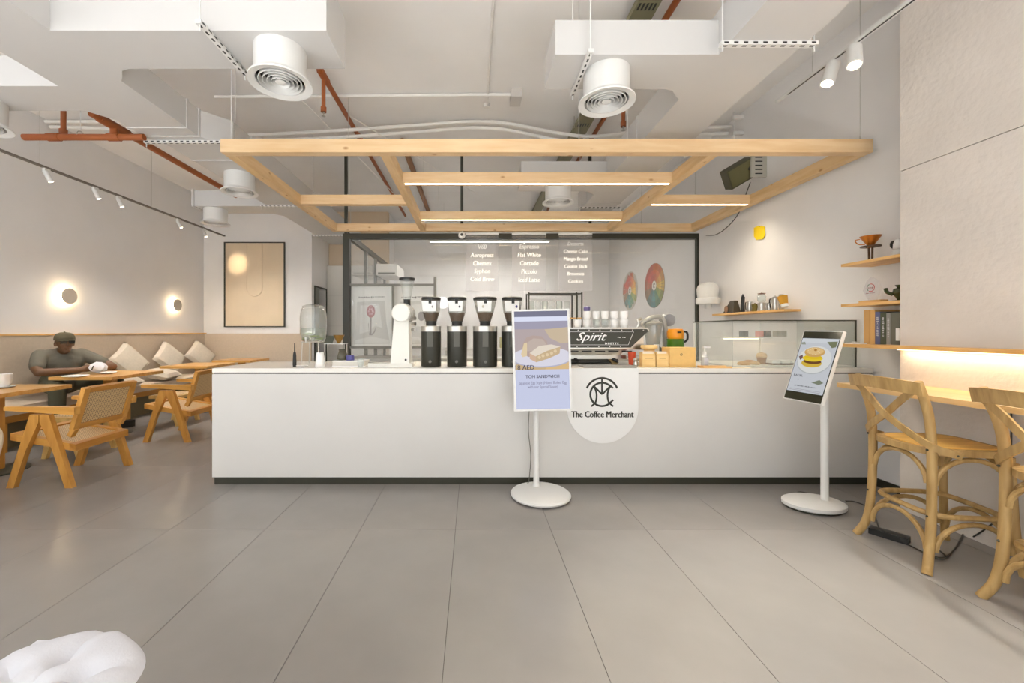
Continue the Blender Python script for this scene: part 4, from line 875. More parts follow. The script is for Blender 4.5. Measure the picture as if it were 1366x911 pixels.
B().lathe(c, [(0, -.054), (.018, -.054), (.02, -.049)], 16, 'Y').build('lens', M_black, t)
B().cyl(c, (c[0], 5.74, Z0 + .0), .008, seg=8).build('arm', M_white, t)
# ================================================================== SCREENS
def em(name, rgb, s=1.0): return emis(name, rgb, s)
# --- white menu screen on a round foot
Ys = 3.03
c0 = P(682.5, 413.5, Ys + .02); c1 = P(759.5, 411.5, Ys + .02); c2 = P(764, 547.5, Ys - .02); c3 = P(686.5, 548.5, Ys - .02)
t = thing('menu_screen', 'white portrait menu screen showing a sandwich, on a round white foot', 'screen', (.51, 3.06, 0))
cc = (c0 + c1 + c2 + c3) / 4; u = ((c1 - c0) + (c2 - c3)).normalized(); v = ((c0 - c3) + (c1 - c2)).normalized(); n = u.cross(v).normalized(); v = n.cross(u)
W = ((c1 - c0).length + (c2 - c3).length) / 2; H = ((c0 - c3).length + (c1 - c2).length) / 2   # n faces the viewer side
if n.y > 0: n = -n
B().obox(cc - n * .014, u, v, n, W / 2, H / 2, .014).build('housing', M_white, t, bevel=.005)
w, h = W * .925, H * .965
def uv(a, b_): return ((a - .5) * w, (.5 - b_) * h)
def ur(a0, a1, b0, b1): return [uv(a0, b1), uv(a1, b1), uv(a1, b0), uv(a0, b0)]
def ue(a, b_, ra, rb, n_=28): return [uv(a + ra * math.cos(2 * PI * k / n_), b_ + rb * math.sin(2 * PI * k / n_)) for k in range(n_)]
def up_(*p): return [uv(*q) for q in p]
S = lambda nm, rgb: em('screen ' + nm, rgb, .95 / 2 ** vs.exposure)
pol = [(ur(0, 1, 0, 1), S('lilac', (204, 209, 234))), (ur(0, 1, 0, .058), S('bar', (128, 128, 148))), (ur(0, 1, .058, .105), S('band', (226, 230, 250))),
       (ur(0, 1, .105, .60), S('mauve', (186, 172, 172))), (ur(0, 1, .105, .185), S('shadow', (168, 164, 182))),
       (up_((.56, .19), (1, .17), (1, .33), (.86, .335), (.66, .28)), S('tan', (206, 188, 162))), (up_((0, .55), (.3, .52), (1, .56), (1, .60), (0, .60)), S('board', (206, 180, 138))),
       (up_((.6, .57), (1, .52), (1, .60), (.55, .60)), S('board2', (222, 190, 140))),
       ([q for q in [uv(min(1, max(0, .50 + .57 * math.cos(2 * PI * k / 40))), .475 + .105 * math.sin(2 * PI * k / 40)) for k in range(40)]], S('plate rim', (186, 186, 206))),
       ([q for q in [uv(min(1, max(0, .50 + .56 * math.cos(2 * PI * k / 40))), .468 + .10 * math.sin(2 * PI * k / 40)) for k in range(40)]], S('plate', (222, 220, 232))),
       (up_((.13, .43), (.15, .33), (.22, .27), (.34, .25), (.5, .26), (.6, .31), (.62, .38), (.5, .44), (.25, .47)), S('bread back', (188, 168, 160))),
       (up_((.22, .41), (.24, .32), (.35, .28), (.52, .29), (.59, .34), (.5, .41)), S('crumb', (198, 182, 172))),
       (up_((.11, .44), (.17, .33), (.23, .32), (.22, .46), (.14, .47)), S('lettuce', (228, 208, 172))),
       (up_((.27, .43), (.45, .36), (.68, .345), (.85, .37), (.60, .41), (.38, .47)), S('crust top', (232, 220, 204))),
       (up_((.27, .43), (.38, .465), (.39, .525), (.27, .49)), S('crust side', (216, 184, 158))),
       (up_((.38, .465), (.60, .41), (.85, .37), (.83, .44), (.62, .49), (.39, .525)), S('filling', (206, 182, 146)))]
for a, b_ in ((.45, .475), (.52, .46), (.6, .45), (.68, .435), (.75, .415)): pol.append((ue(a, b_, .03, .017, 8), S('egg', (230, 208, 172))))
sf = cc + n * .0004
decal(t, 'screen_picture', sf, u, v, pol, step=.00015)
tx = S('text', (96, 92, 104)); tx2 = S('text soft', (140, 138, 160))
lettering(t, 'screen_lettering', [('18 AED', *uv(.165, .578), .05, dict(bold=.0008, xs=.95)), ('TOM SANDWICH', *uv(.5, .672), .034, dict(bold=.0008, xs=.95))], sf, u, v, tx, .004)
lettering(t, 'screen_small_lettering', [('Japanese Egg Style (Mixed Boiled Egg', *uv(.5, .735), .030, dict(bold=.0002, xs=.80)), ('with our Special Sauce)', *uv(.5, .775), .030, dict(bold=.0002, xs=.80))], sf, u, v, tx2, .004)
pxx, pyy = .498, 3.17
B().lathe((.512, 3.055, 0), [(.19, .006), (.222, .012), (.226, .024), (.215, .034), (.06, .042), (0, .044)], 44).build('foot', M_white, t)
B().lathe((.512, 3.055, 0), [(.19, 0), (.19, .008)], 36).build('foot_pad', M_dark, t)
B().lathe((pxx, pyy, 0), [(.035, .036), (.026, .05), (.0225, .075), (.0225, .95)], 24).build('pole', M_white, t)
B().box(pxx - .04, pxx + .04, 3.06, 3.19, .93, 1.02).build('mount', M_white, t, bevel=.01)
B().tube(spline([P(706, 548, 3.2), P(705, 575, 3.2), P(708, 605, 3.2), P(707, 628, 3.2), (.44, 3.22, .04), (.40, 3.24, .006), (.36, 3.262, .008)]), .0035, 6).build('cable', mat('grey cable', (110, 108, 98), .5), t)
# --- second screen, turned to the left and tilted, on an oval foot
c0 = P(1069, 442, 2.95); c1 = P(1120, 442.5, 2.70); c2 = P(1099.5, 540, 2.63); c3 = P(1050, 530.6, 2.88)
t = thing('menu_screen', 'slim black-faced menu screen showing a bagel, tilted on an oval white foot', 'screen', (2.42, 2.866, 0))
cc = (c0 + c1 + c2 + c3) / 4; u = ((c1 - c0) + (c2 - c3)).normalized(); v = ((c0 - c3) + (c1 - c2)).normalized(); n = u.cross(v).normalized(); v = n.cross(u)
w = ((c1 - c0).length + (c2 - c3).length) / 2; h = ((c0 - c3).length + (c1 - c2).length) / 2
if n.x > 0: n = -n
B().obox(cc - n * .012, u, v, n, w / 2 + .004, h / 2 + .004, .012).build('housing', M_white, t, bevel=.004)
B().obox(cc + n * .001, u, v, n, w / 2 - .001, h / 2 - .001, .001).build('black_glass', mat('screen black', (44, 44, 32), .12), t)
S = lambda nm, rgb: em('bagel ' + nm, rgb, .93 / 2 ** vs.exposure)
G = S('grey', (196, 199, 204))
pol = [(ur(.02, .98, .105, .885), G), (ur(.02, .98, .105, .17), S('top', (206, 210, 214))),
       (up_((.70, .15), (.96, .14), (.95, .22), (.86, .235)), S('napkin', (120, 124, 96))), (up_((.03, .20), (.03, .17), (.12, .16), (.16, .20)), S('napkin2', (150, 154, 140))),
       (ue(.50, .42, .45, .20), S('plate edge', (178, 182, 182))), (ue(.50, .41, .44, .195), S('plate', (216, 217, 214))),
       (up_((.07, .38), (.16, .35), (.2, .4), (.13, .43)), S('berry', (120, 92, 90))),
       (ue(.46, .465, .27, .06), S('lower bun', (208, 176, 70))), (ue(.47, .44, .24, .035), S('meat', (112, 76, 44))),
       (ue(.45, .395, .27, .045), S('egg', (228, 200, 52))), (ue(.46, .375, .24, .03), S('egg2', (222, 188, 40))),
       (ue(.46, .305, .27, .07), S('bun', (204, 164, 100))), (ue(.46, .29, .23, .05), S('bun light', (222, 188, 130))), (ue(.47, .275, .04, .014), S('hole', (168, 124, 66))),
       (up_((.62, .735), (.8, .685), (.92, .72), (.82, .755)), S('leaf', (124, 130, 112)))]
for k in range(14): pol.append((ue(.46 + .2 * math.cos(k * 2.4) * (.4 + .6 * ((k * 37) % 10) / 10), .295 + .045 * math.sin(k * 2.4), .012, .004, 6), S('seed', (240, 222, 184))))
for k, q in enumerate((.845, .862)): pol.append((ur(.10, .92, q, q + .005), S('line', (150, 150, 156))))
sf = cc + n * .0022
pol += scribble(*uv(.5, .80), w * .6, .010, S('text', (92, 92, 96)), 6, 16) + scribble(*uv(.27, .71), .012, .010, S('text', (92, 92, 96)), 8, 2)
decal(t, 'screen_picture', sf, u, v, pol, step=.00012)
lettering(t, 'screen_lettering', [('BAGEL', *uv(.22, .655), .022, dict(bold=.0005))], sf, u, v, S('text', (92, 92, 96)), .003)
b = B(); b.lathe((0, 0, 0), [(.0, .012), (.93, .012), (1, .02), (1, .042), (.9, .052), (.0, .054)], 44)
for q in b.bm.verts: q.co = Vector((2.415 + q.co.x * .20, 2.868 + q.co.y * .15, q.co.z))
b.build('foot', M_white, t, flat=False)
b = B(); b.lathe((0, 0, 0), [(.0, 0), (.9, 0), (.9, .013), (0, .013)], 36, cap=False)
for q in b.bm.verts: q.co = Vector((2.415 + q.co.x * .20, 2.868 + q.co.y * .15, q.co.z))
b.build('foot_pad', M_dark, t)
B().lathe((2.50, 2.875, 0), [(.024, .05), (.024, .98), (.02, .985), (0, .985)], 22).build('pole', M_white, t)
B().bar((2.50, 2.875, .95), cc - n * .024, .05, .05).build('mount', M_white, t)
M_cable = mat('black cable', (58, 55, 46), .5)
t = thing('power_adapter', 'black power adapter with loose cable on the floor under the bar stools', 'adapter', (2.56, 2.49, 0))
p = PZ(1186, 713, .02); d = Vector((.55, -.83, 0)).normalized()
B().obox((p.x, p.y, .019), d, (-d.y, d.x, 0), (0, 0, 1), .085, .032, .018).build('brick', M_black, t, bevel=.004)
zc = .005
B().tube(spline([PZ(x_, y_, zc) for x_, y_ in ((1128, 668), (1140, 669), (1155, 675), (1166, 686), (1172, 702))]), .004, 6).build('cable', M_cable, t)
B().tube(spline([PZ(x_, y_, zc) for x_, y_ in ((1203, 722), (1225, 733), (1245, 742), (1262, 743), (1250, 733), (1240, 740), (1258, 745), (1275, 730), (1285, 712))]), .004, 6).build('cable', M_cable, t)
one('thin_cable', B().tube(spline([(XP - .008, 2.42, .02), (XP - .008, 2.36, .10), (XP - .008, 2.30, .20), (XP - .008, 2.26, .38), (XP - .008, 2.25, .60), (XP - .008, 2.25, .85)]), .004, 6), M_cable, 'thin black cable climbing the plaster wall below the bar table', 'cable')
one('floor_cable', B().tube(spline([PZ(x_, y_, zc) for x_, y_ in ((1060, 660), (1066, 656), (1078, 658), (1092, 662))]), .004, 6), M_cable, 'short black cable behind the oval screen foot', 'cable')

# ================================================================== BACK ROOM
Yp_ = YG + .12
for k, (xa, xb) in enumerate(((469, 521.5), (526, 577.5))):
    a = P(xa, 461.5, Yp_); b_ = P(xb, 382, Yp_)
    t = thing('bag_poster', 'white poster of a silver coffee bag with a ' + ('pink emblem and spoon' if k == 0 else 'pale emblem, behind the white grinder'), 'poster', ((a.x + b_.x) / 2, Yp_, a.z), 0, 'bag posters')
    B().box(a.x, b_.x, Yp_, Yp_ + .02, a.z, b_.z).build('board', mat('poster white', (240, 239, 236), .5), t)
    W, H = b_.x - a.x, b_.z - a.z; pc = lambda s_, q: ((s_ - .5) * W, (.5 - q) * H)
    silver = mat('print silver', (208, 206, 202), .35); sl2 = mat('print pale silver', (226, 225, 222), .4); pk = mat('print pink', (176, 104, 108), .6); gy = mat('print grey', (150, 144, 142), .6)
    pl_ = [([pc(*q) for q in ((.14, .26), (.84, .24), (.88, .6), (.97, .96), (.06, .97), (.12, .6))], silver), ([pc(*q) for q in ((.22, .32), (.7, .30), (.78, .7), (.6, .66), (.45, .75), (.2, .8))], sl2), ([pc(*q) for q in ((.1, .9), (.5, .84), (.95, .9), (.96, .95), (.07, .96))], sl2)]
    if k == 0:
        pl_ += [([(pc(.49 + .11 * math.cos(i * PI / 12), .42 + .105 * math.sin(i * PI / 12))) for i in range(24)], pk)]
        for i in range(6): pl_.append(([(pc(.49 + .055 * math.cos(i * 1.05) + .025 * math.cos(j * PI / 5), .42 + .05 * math.sin(i * 1.05) + .018 * math.sin(j * PI / 5))) for j in range(10)], mat('print rose', (206, 160, 162), .6)))
        pl_ += [([pc(*q) for q in ((.465, .525), (.51, .525), (.505, .80), (.47, .80))], gy), ([pc(*q) for q in ((.42, .62), (.435, .62), (.44, .78), (.5, .80), (.57, .76), (.61, .68), (.6, .76), (.53, .82), (.45, .82))], gy)]
    else:
        pl_ += [([(pc(.7 + .09 * math.cos(i * PI / 12), .5 + .08 * math.sin(i * PI / 12))) for i in range(24)], gy)]
    decal(t, 'bag_print', ((a.x + b_.x) / 2, Yp_, (a.z + b_.z) / 2), U, V, pl_)
    dg_ = mat('print dark grey', (90, 88, 84), .6)
    decal(t, 'headline', ((a.x + b_.x) / 2, Yp_, (a.z + b_.z) / 2), U, V, scribble(-W * .12, H * .315, W * .4, .035, dg_, 3 + k, 9) + scribble(W * .22, H * .325, W * .26, .02, dg_, 9 + k, 7), step=.00002, lift=.001)
# colour wheels on the right wall of the back room
cols = [(196, 92, 70), (214, 120, 74), (222, 160, 84), (226, 190, 92), (150, 164, 96), (96, 142, 116), (84, 146, 150), (96, 128, 128), (150, 118, 96), (186, 104, 84), (204, 84, 76), (190, 76, 66)]
for k, (px_, py_) in enumerate(((873, 381), (840.5, 388))):
    c = PX(px_, py_, XR); r = .40
    t = thing('flavour_wheel', 'multicoloured wheel poster on the right wall, ' + ('smooth edged and brick toned' if k == 0 else 'ragged edged and paler'), 'poster', (XR, c.y, c.z), 0, 'wheel posters')
    B().lathe((XR - .0045, c.y, c.z), [(0, 0), (r, 0), (r, .004), (0, .004)], 48, 'X').build('backing', mat('wheel rim', (142, 120, 104), .7) if k == 0 else mat('wheel pale', (204, 198, 188), .7), t)
    pl_ = []; rnd = random.Random(3 + k); n_ = 36
    for i in range(n_):
        a0, a1 = 2 * PI * i / n_, 2 * PI * (i + 1) / n_ - .02; cc_ = cols[int(((-i + 9 + n_) % n_) / 3) % 12]; f = 1 if k == 0 else .8
        for (r0, r1, sh) in ((.09, .19, 1.0), (.195, .29, 1.06), (.295, .395 if k == 0 else rnd.uniform(.30, .395), .92)):
            cl_ = tuple(int(min(255, q * sh * (1 if k == 0 else 1) + (0 if k == 0 else 18))) for q in cc_)
            pl_.append((arc_band(0, 0, r0, r1, a0, a1, 3), mat('wheel %d %d %d' % cl_, cl_, .6)))
    pl_ += [(ell(0, 0, .085, .085), mat('wheel hub', (232, 228, 220), .6)), (arc_band(0, 0, .03, .045, .3, 5.6), mat('print dark grey', (90, 88, 84), .6))]
    decal(t, 'segments', (XR - .0047, c.y, c.z), (0, -1, 0), (0, 0, 1), pl_, step=.000005, lift=.0006)
# plain furniture of the back room seen through the glass
t = thing('air_conditioner', 'white wall air conditioning unit high up in the back room', 'air conditioner', (-1.6, 7.4, Z_(367, 7.6)))
a = P(508, 367, 7.6); b_ = P(529, 352, 7.6)
B().box(-1.81, b_.x, 7.6, 8.4, a.z, b_.z).build('case', M_white, t, bevel=.02); B().box(-1.78, b_.x - .03, 7.596, 7.6, a.z + .02, a.z + .05).build('louvre', greym, t)
B().box(-1.82, -1.81, 7.6, 8.4, a.z + .02, b_.z - .02).build('mounting_plate', greym, t)
t = thing('tall_cabinet', 'tall white panelled cabinet at the corridor end', 'cabinet', (-2.7, 8.9, 0))
B().box(-3.19, -2.0, 8.86, 8.99, 0, 2.68).build('body', mat('cabinet white', (226, 222, 214), .5), t)
for k in range(4): B().box(-3.18, -2.62, 8.85, 8.86, .05 + k * .66, .69 + k * .66).build('door', mat('cabinet door', (232, 228, 220), .5), t)
# wooden table and shelving deep in the back room
t = thing('roasting_table', 'plain white worktable standing in the back room behind the glass', 'table', (.6, 8.4, 0))
B().box(-.6, 1.9, 8.1, 8.8, .86, .9).build('top', M_white, t)
for X in (-.55, 1.8): 
    for Y in (8.15, 8.7): B().box(X, X + .05, Y, Y + .05, 0, .86).build('leg', M_steel, t)
for k, (X, col) in enumerate(((-.3, (210, 206, 196)), (.25, (90, 110, 160)), (.75, (200, 190, 120)), (1.3, (230, 228, 224)))):
    one('storage_crate', B().box(X - .18, X + .18, 8.25, 8.6, .9005, 1.12 + .06 * (k % 2)), mat('crate %d' % k, col, .6), ('pale grey', 'blue', 'yellow', 'white')[k] + ' storage crate on the white table in the back room', 'crate', bevel=.01)
# ================================================================== RIGHT WALL: SHELVES, LEDGE, BAR TABLE
def shelf(y0, y1, zt_, lab, xf=3.02): return one('oak_shelf', B().box(xf, XR, y0, y1, zt_ - .022, zt_), M_oakY, lab, 'shelf', bevel=.002)
S1, S2 = 1.796, 1.468
shelf(2.845, 3.32, S1, 'upper short oak wall shelf with the copper dripper'); shelf(2.845, 3.32, S2, 'middle short oak wall shelf with the clear award'); shelf(4.03, 5.24, S2, 'long oak wall shelf with coffee pots above the pastry case', 3.10)
ld = thing('oak_ledge', 'long oak ledge with a warm light strip along the plaster wall', 'ledge', (2.95, 1.5, 1.123))
LZ = 1.150
B().box(2.90, XP, -1.5, 3.2, LZ - .025, LZ).box(XP, XR, YP + .002, 3.2, LZ - .025, LZ).build('board', M_oakY, ld)
B().box(2.955, 2.985, -1.4, 2.82, LZ - .031, LZ - .025).build('light_strip', emis('ledge strip', (255, 226, 170), 4), ld)
area_light('ledge_strip_light', (2.965, 1.2, LZ - .04), (0, 0, 0), .02, 3.2, 1.3, (1, .88, .68))
bt = thing('bar_table', 'long oak bar table fixed to the plaster wall in front of the stools', 'table', (2.8, 1.2, .857))
B().box(2.565, XP, -1.5, 2.85, .857, .887).build('top', wood('light oak top', (240, 204, 146), (226, 184, 122), 'Y', .4), bt, bevel=.003)
for Y in (-.9, .4): B().prism([(2.68, Y, .857), (XP, Y, .857), (XP, Y, .66)], (0, .03, 0)).build('bracket', M_white, bt)
# books on the ledge
bx = [3.159, 3.111, 3.07, 3.031, 2.987, 2.955, 2.884]
bc = [((206, 160, 98), 'tan', .262), ((214, 168, 104), 'light tan', .262), ((92, 98, 136), 'slate blue', .245), ((78, 84, 66), 'dark green', .240), ((150, 148, 142), 'grey', .232), ((104, 104, 92), 'thick charcoal', .235)]
for k in range(6):
    y1, y0 = bx[k] - .0015, bx[k + 1] + .0015; col, nm, hh = bc[k]
    t = thing('book', nm + ' book standing on the oak ledge ' + ('at the free end of the row' if k == 0 else 'at the plaster end of the row' if k == 5 else 'between other books'), 'book', (3.14, (y0 + y1) / 2, LZ), 0, 'books on the ledge')
    m_ = mat('book ' + nm, col, .6)
    B().box(3.05, 3.25, y0, y0 + .003, LZ, LZ + hh).box(3.05, 3.25, y1 - .003, y1, LZ, LZ + hh).box(3.05, 3.054, y0 + .003, y1 - .003, LZ, LZ + hh).build('cover', m_, t)
    B().box(3.056, 3.244, y0 + .0032, y1 - .0032, LZ + .003, LZ + hh - .004).build('pages', MATS['pages'], t)
    if k in (2, 3, 4): decal(t, 'spine_print', (3.0497, (y0 + y1) / 2, LZ + hh * .55), (0, 0, 1), (0, 1, 0), scribble(0, 0, hh * .6, .018, mat('spine print', (196, 196, 200), .6), k, 11), step=.00002)
    if k == 5: B().box(3.046, 3.05, y0 + .004, y0 + .03, LZ + .03, LZ + .12).build('spine_label', ceram, t)
t = thing('desk_lamp', 'small dark round lamp on the ledge beside the books', 'lamp', (3.10, 3.185, LZ))
B().lathe((3.20, 3.182, LZ), [(.0, 0), (.015, 0), (.015, .004), (.004, .006), (.004, .11)], 12).build('stem', M_black, t)
B().lathe((3.12, 3.182, LZ + .10), [(.022, 0), (.02, .02), (.010, .035), (0, .037)], 18, 'X').build('shade', M_black, t); B().cyl((3.155, 3.182, LZ + .10), (3.20, 3.182, LZ + .105), .004, seg=8).build('arm', M_black, t)
t = thing('small_tray', 'small white tray with clips on the free end of the oak ledge', 'tray', (2.98, 3.15, LZ))
B().box(2.93, 3.03, 3.11, 3.19, LZ, LZ + .006).build('plate', ceram, t, bevel=.002)
for k in range(3): B().ball((2.95 + .03 * k, 3.14 + .01 * k, LZ + .012), .009, .012, .006, 8, 6).build('clip', M_steel, t)
# copper dripper on stand, round white camera, award, teapot
cu = mat('copper', (206, 128, 52), .3, .85); br = mat('bronze stand', (96, 70, 46), .4, .4)
c = Vector((3.13, 3.185, S1)); t = thing('copper_dripper', 'copper cone dripper on a two-legged dark stand on the upper shelf', 'dripper', c)
for dy in (-.012, .012): B().cyl(c + Vector((0, dy, 0)), c + Vector((.0, dy * 1.2, .115)), .007, seg=8).build('stand_leg', br, t)
B().lathe(c, [(.03, .112), (.062, .114), (.064, .122), (.03, .124), (.03, .112)], 24, cap=False).build('ring', br, t)
B().lathe(c, [(.016, .11), (.022, .13), (.066, .20), (.063, .20), (.018, .13)], 24, cap=False).build('cone', cu, t)
B().tube(spline([c + Vector((-.04, .045, .185)), c + Vector((-.05, .075, .18)), c + Vector((-.03, .07, .15)), c + Vector((-.015, .03, .14))]), .004, 6).build('handle', cu, t)
c = Vector((3.13, 2.965, S1)); t = thing('round_camera', 'white dome camera with a black oval face on the upper shelf', 'camera', c)
B().lathe(c, [(.045, 0), (.048, .01), (.04, .045), (.03, .055)], 24).build('base', M_white, t); B().ball(c + Vector((0, 0, .085)), .048, .048, .048, 20, 14).build('dome', M_white, t)
B().ball(c + Vector((-.032, .016, .09)), .018, .022, .03, 14, 10).build('face', M_black, t)
c = Vector((3.13, 3.165, S2)); t = thing('award_plaque', 'clear hexagonal acrylic award on a wooden base on the middle shelf', 'award', c)
B().box(c.x - .03, c.x + .03, c.y - .088, c.y + .088, S2, S2 + .022).build('base', M_oakY, t, bevel=.003)
u_ = Vector((-.25, -.95, 0)).normalized(); hx = [c + u_ * a + Vector((0, 0, b_)) for a, b_ in ((-.03, .023), (-.095, .105), (-.05, .18), (.0, .205), (.07, .17), (.095, .10), (.05, .023))]
B().prism(hx, (-.016, 0, 0)).build('plate', M_acryl, t)
F_o = c + Vector((-.018, 0, .12)); 
decal(t, 'emblem', F_o, (0, -1, 0), (0, 0, 1), [(arc_band(0, 0, .026, .032, R(-120), R(100)), mat('print red', (190, 60, 60), .6)), (arc_band(0, 0, .026, .032, R(110), R(230)), mat('print green', (60, 110, 80), .6))])
mr_ = mat('print maroon', (130, 50, 60), .6); decal(t, 'award_print', F_o, (0, -1, 0), (0, 0, 1), scribble(0, 0, .055, .016, mr_, 4, 6) + scribble(0, -.042, .075, .009, mr_, 5, 12), step=.00002, lift=.003)
c = Vector((3.13, 2.945, S2)); gn = mat('bottle green glaze', (58, 66, 34), .2); t = thing('teapot', 'dark green glazed teapot on the middle shelf by the plaster edge', 'teapot', c)
B().lathe(c, [(.05, 0), (.055, .006), (.03, .01), (.04, .03), (.058, .06), (.05, .09), (.03, .10), (.04, .112), (.042, .118), (0, .12)], 24).build('pot', gn, t)
B().tube(spline([c + Vector((-.04, .03, .05)), c + Vector((-.06, .055, .07)), c + Vector((-.065, .06, .1))]), [.012] * 16 + [.008], 8).build('spout', gn, t)
# things on the long shelf
zz = S2
c = Vector((3.18, 4.97, zz)); t = thing('coffee_bag', 'dark brown folded coffee pouch on the long shelf', 'bag', c)
B().hexa([c + Vector(q) for q in ((-.05, -.10, 0), (.05, -.10, 0), (.05, .10, 0), (-.05, .10, 0), (-.02, -.08, .15), (.02, -.08, .15), (.02, -.0, .15), (-.02, 0, .15))]).build('pouch', mat('dark pouch', (66, 56, 38), .5), t, bevel=.012)
B().ball(c + Vector((-.05, .03, .05)), .012, .035, .045, 12, 8).build('tan_patch', mat('tan patch', (150, 116, 92), .6), t)
def pot(x, r, h, m_, nm, lab, cat, knob=True, lever=None):
    Yq = 3.18 * FPX / (x - VX); c = Vector((3.18, Yq, zz)); t = thing(nm, lab, cat, c)
    B().lathe(c, [(r * .9, 0), (r, h * .08), (r * .8, h * .5), (r * .95, h * .95), (r * .5, h)], 20).build('body', m_, t)
    if knob: B().lathe(c, [(r * .8, h), (r * .5, h * 1.05), (r * .15, h * 1.06), (r * .2, h * 1.14), (0, h * 1.15)], 16).build('lid', m_, t)
    if lever: B().tube(spline([c + Vector((-.01, r * .8, h * .9)), c + Vector((-.01, r * 1.6, h * .85)), c + Vector((-.01, r * 1.5, h * .3)), c + Vector((-.01, r * .9, h * .25))]), .006, 6).build('handle', lever, t)
    return t
pot(991, .022, .19, M_black, 'hand_grinder', 'slim black hand grinder on the long shelf beside the pouch', 'grinder')
pot(1000, .034, .125, M_steel, 'milk_jug', 'steel milk jug on the long shelf next to the hand grinder', 'jug', False, M_black)
pot(1007, .035, .085, mat('moss tin', (118, 106, 52), .4, .5), 'tea_tin', 'moss green round tin on the long shelf', 'tin')
pot(1016, .042, .095, M_steel, 'burner_base', 'round steel burner with a glass chamber above, on the long shelf', 'brewer', False)
c = Vector((3.18, 3.18 * FPX / (1016 - VX), zz)); t = thing('siphon_chamber', 'clear glass siphon chamber with a brown lid standing on the steel burner', 'brewer', c + Vector((0, 0, .095)))
B().lathe(c, [(.02, .096), (.04, .115), (.042, .16), (.03, .185), (.028, .185), (.04, .16), (.038, .117), (.0, .1)], 22, cap=False).build('chamber', M_clear, t); B().lathe(c, [(.036, .186), (.038, .196), (.01, .2), (0, .206)], 18).build('lid', mat('brown lid', (128, 92, 74), .5), t)
pot(1026, .03, .08, M_steel, 'sugar_bowl', 'small steel sugar bowl between burner and moka pot', 'bowl')
pot(1034, .040, .135, M_steel, 'moka_pot', 'steel moka pot with a black handle on the long shelf', 'moka pot', True, M_black)
one('white_mat', B().box(3.04, 3.20, 3.9, 4.5, zz - .0, zz + .0), M_white, 'x', 'x') if False else None
c = Vector((3.15, 3.15 * FPX / (1048 - VX) + .05, zz)); t = thing('paper_cup', 'upside down tilted ochre paper cup with white rim on the shelf end', 'cup', c)
ax = Vector((0, -.35, -1)).normalized(); q = c + Vector((-.03, -.045, .128))
B().tube([q, q + ax * .10], [.044, .030], 20).build('cup', mat('ochre paper', (214, 156, 40), .6), t); B().tube([q + ax * .085, q + ax * .112], [.033, .029], 20).build('rim', ceram, t)
B().tube([c + Vector((0, 0, 0)), c + Vector((-.03, -.03, .15))], [.022, .022], 16).build('steel_holder', M_steel, t)
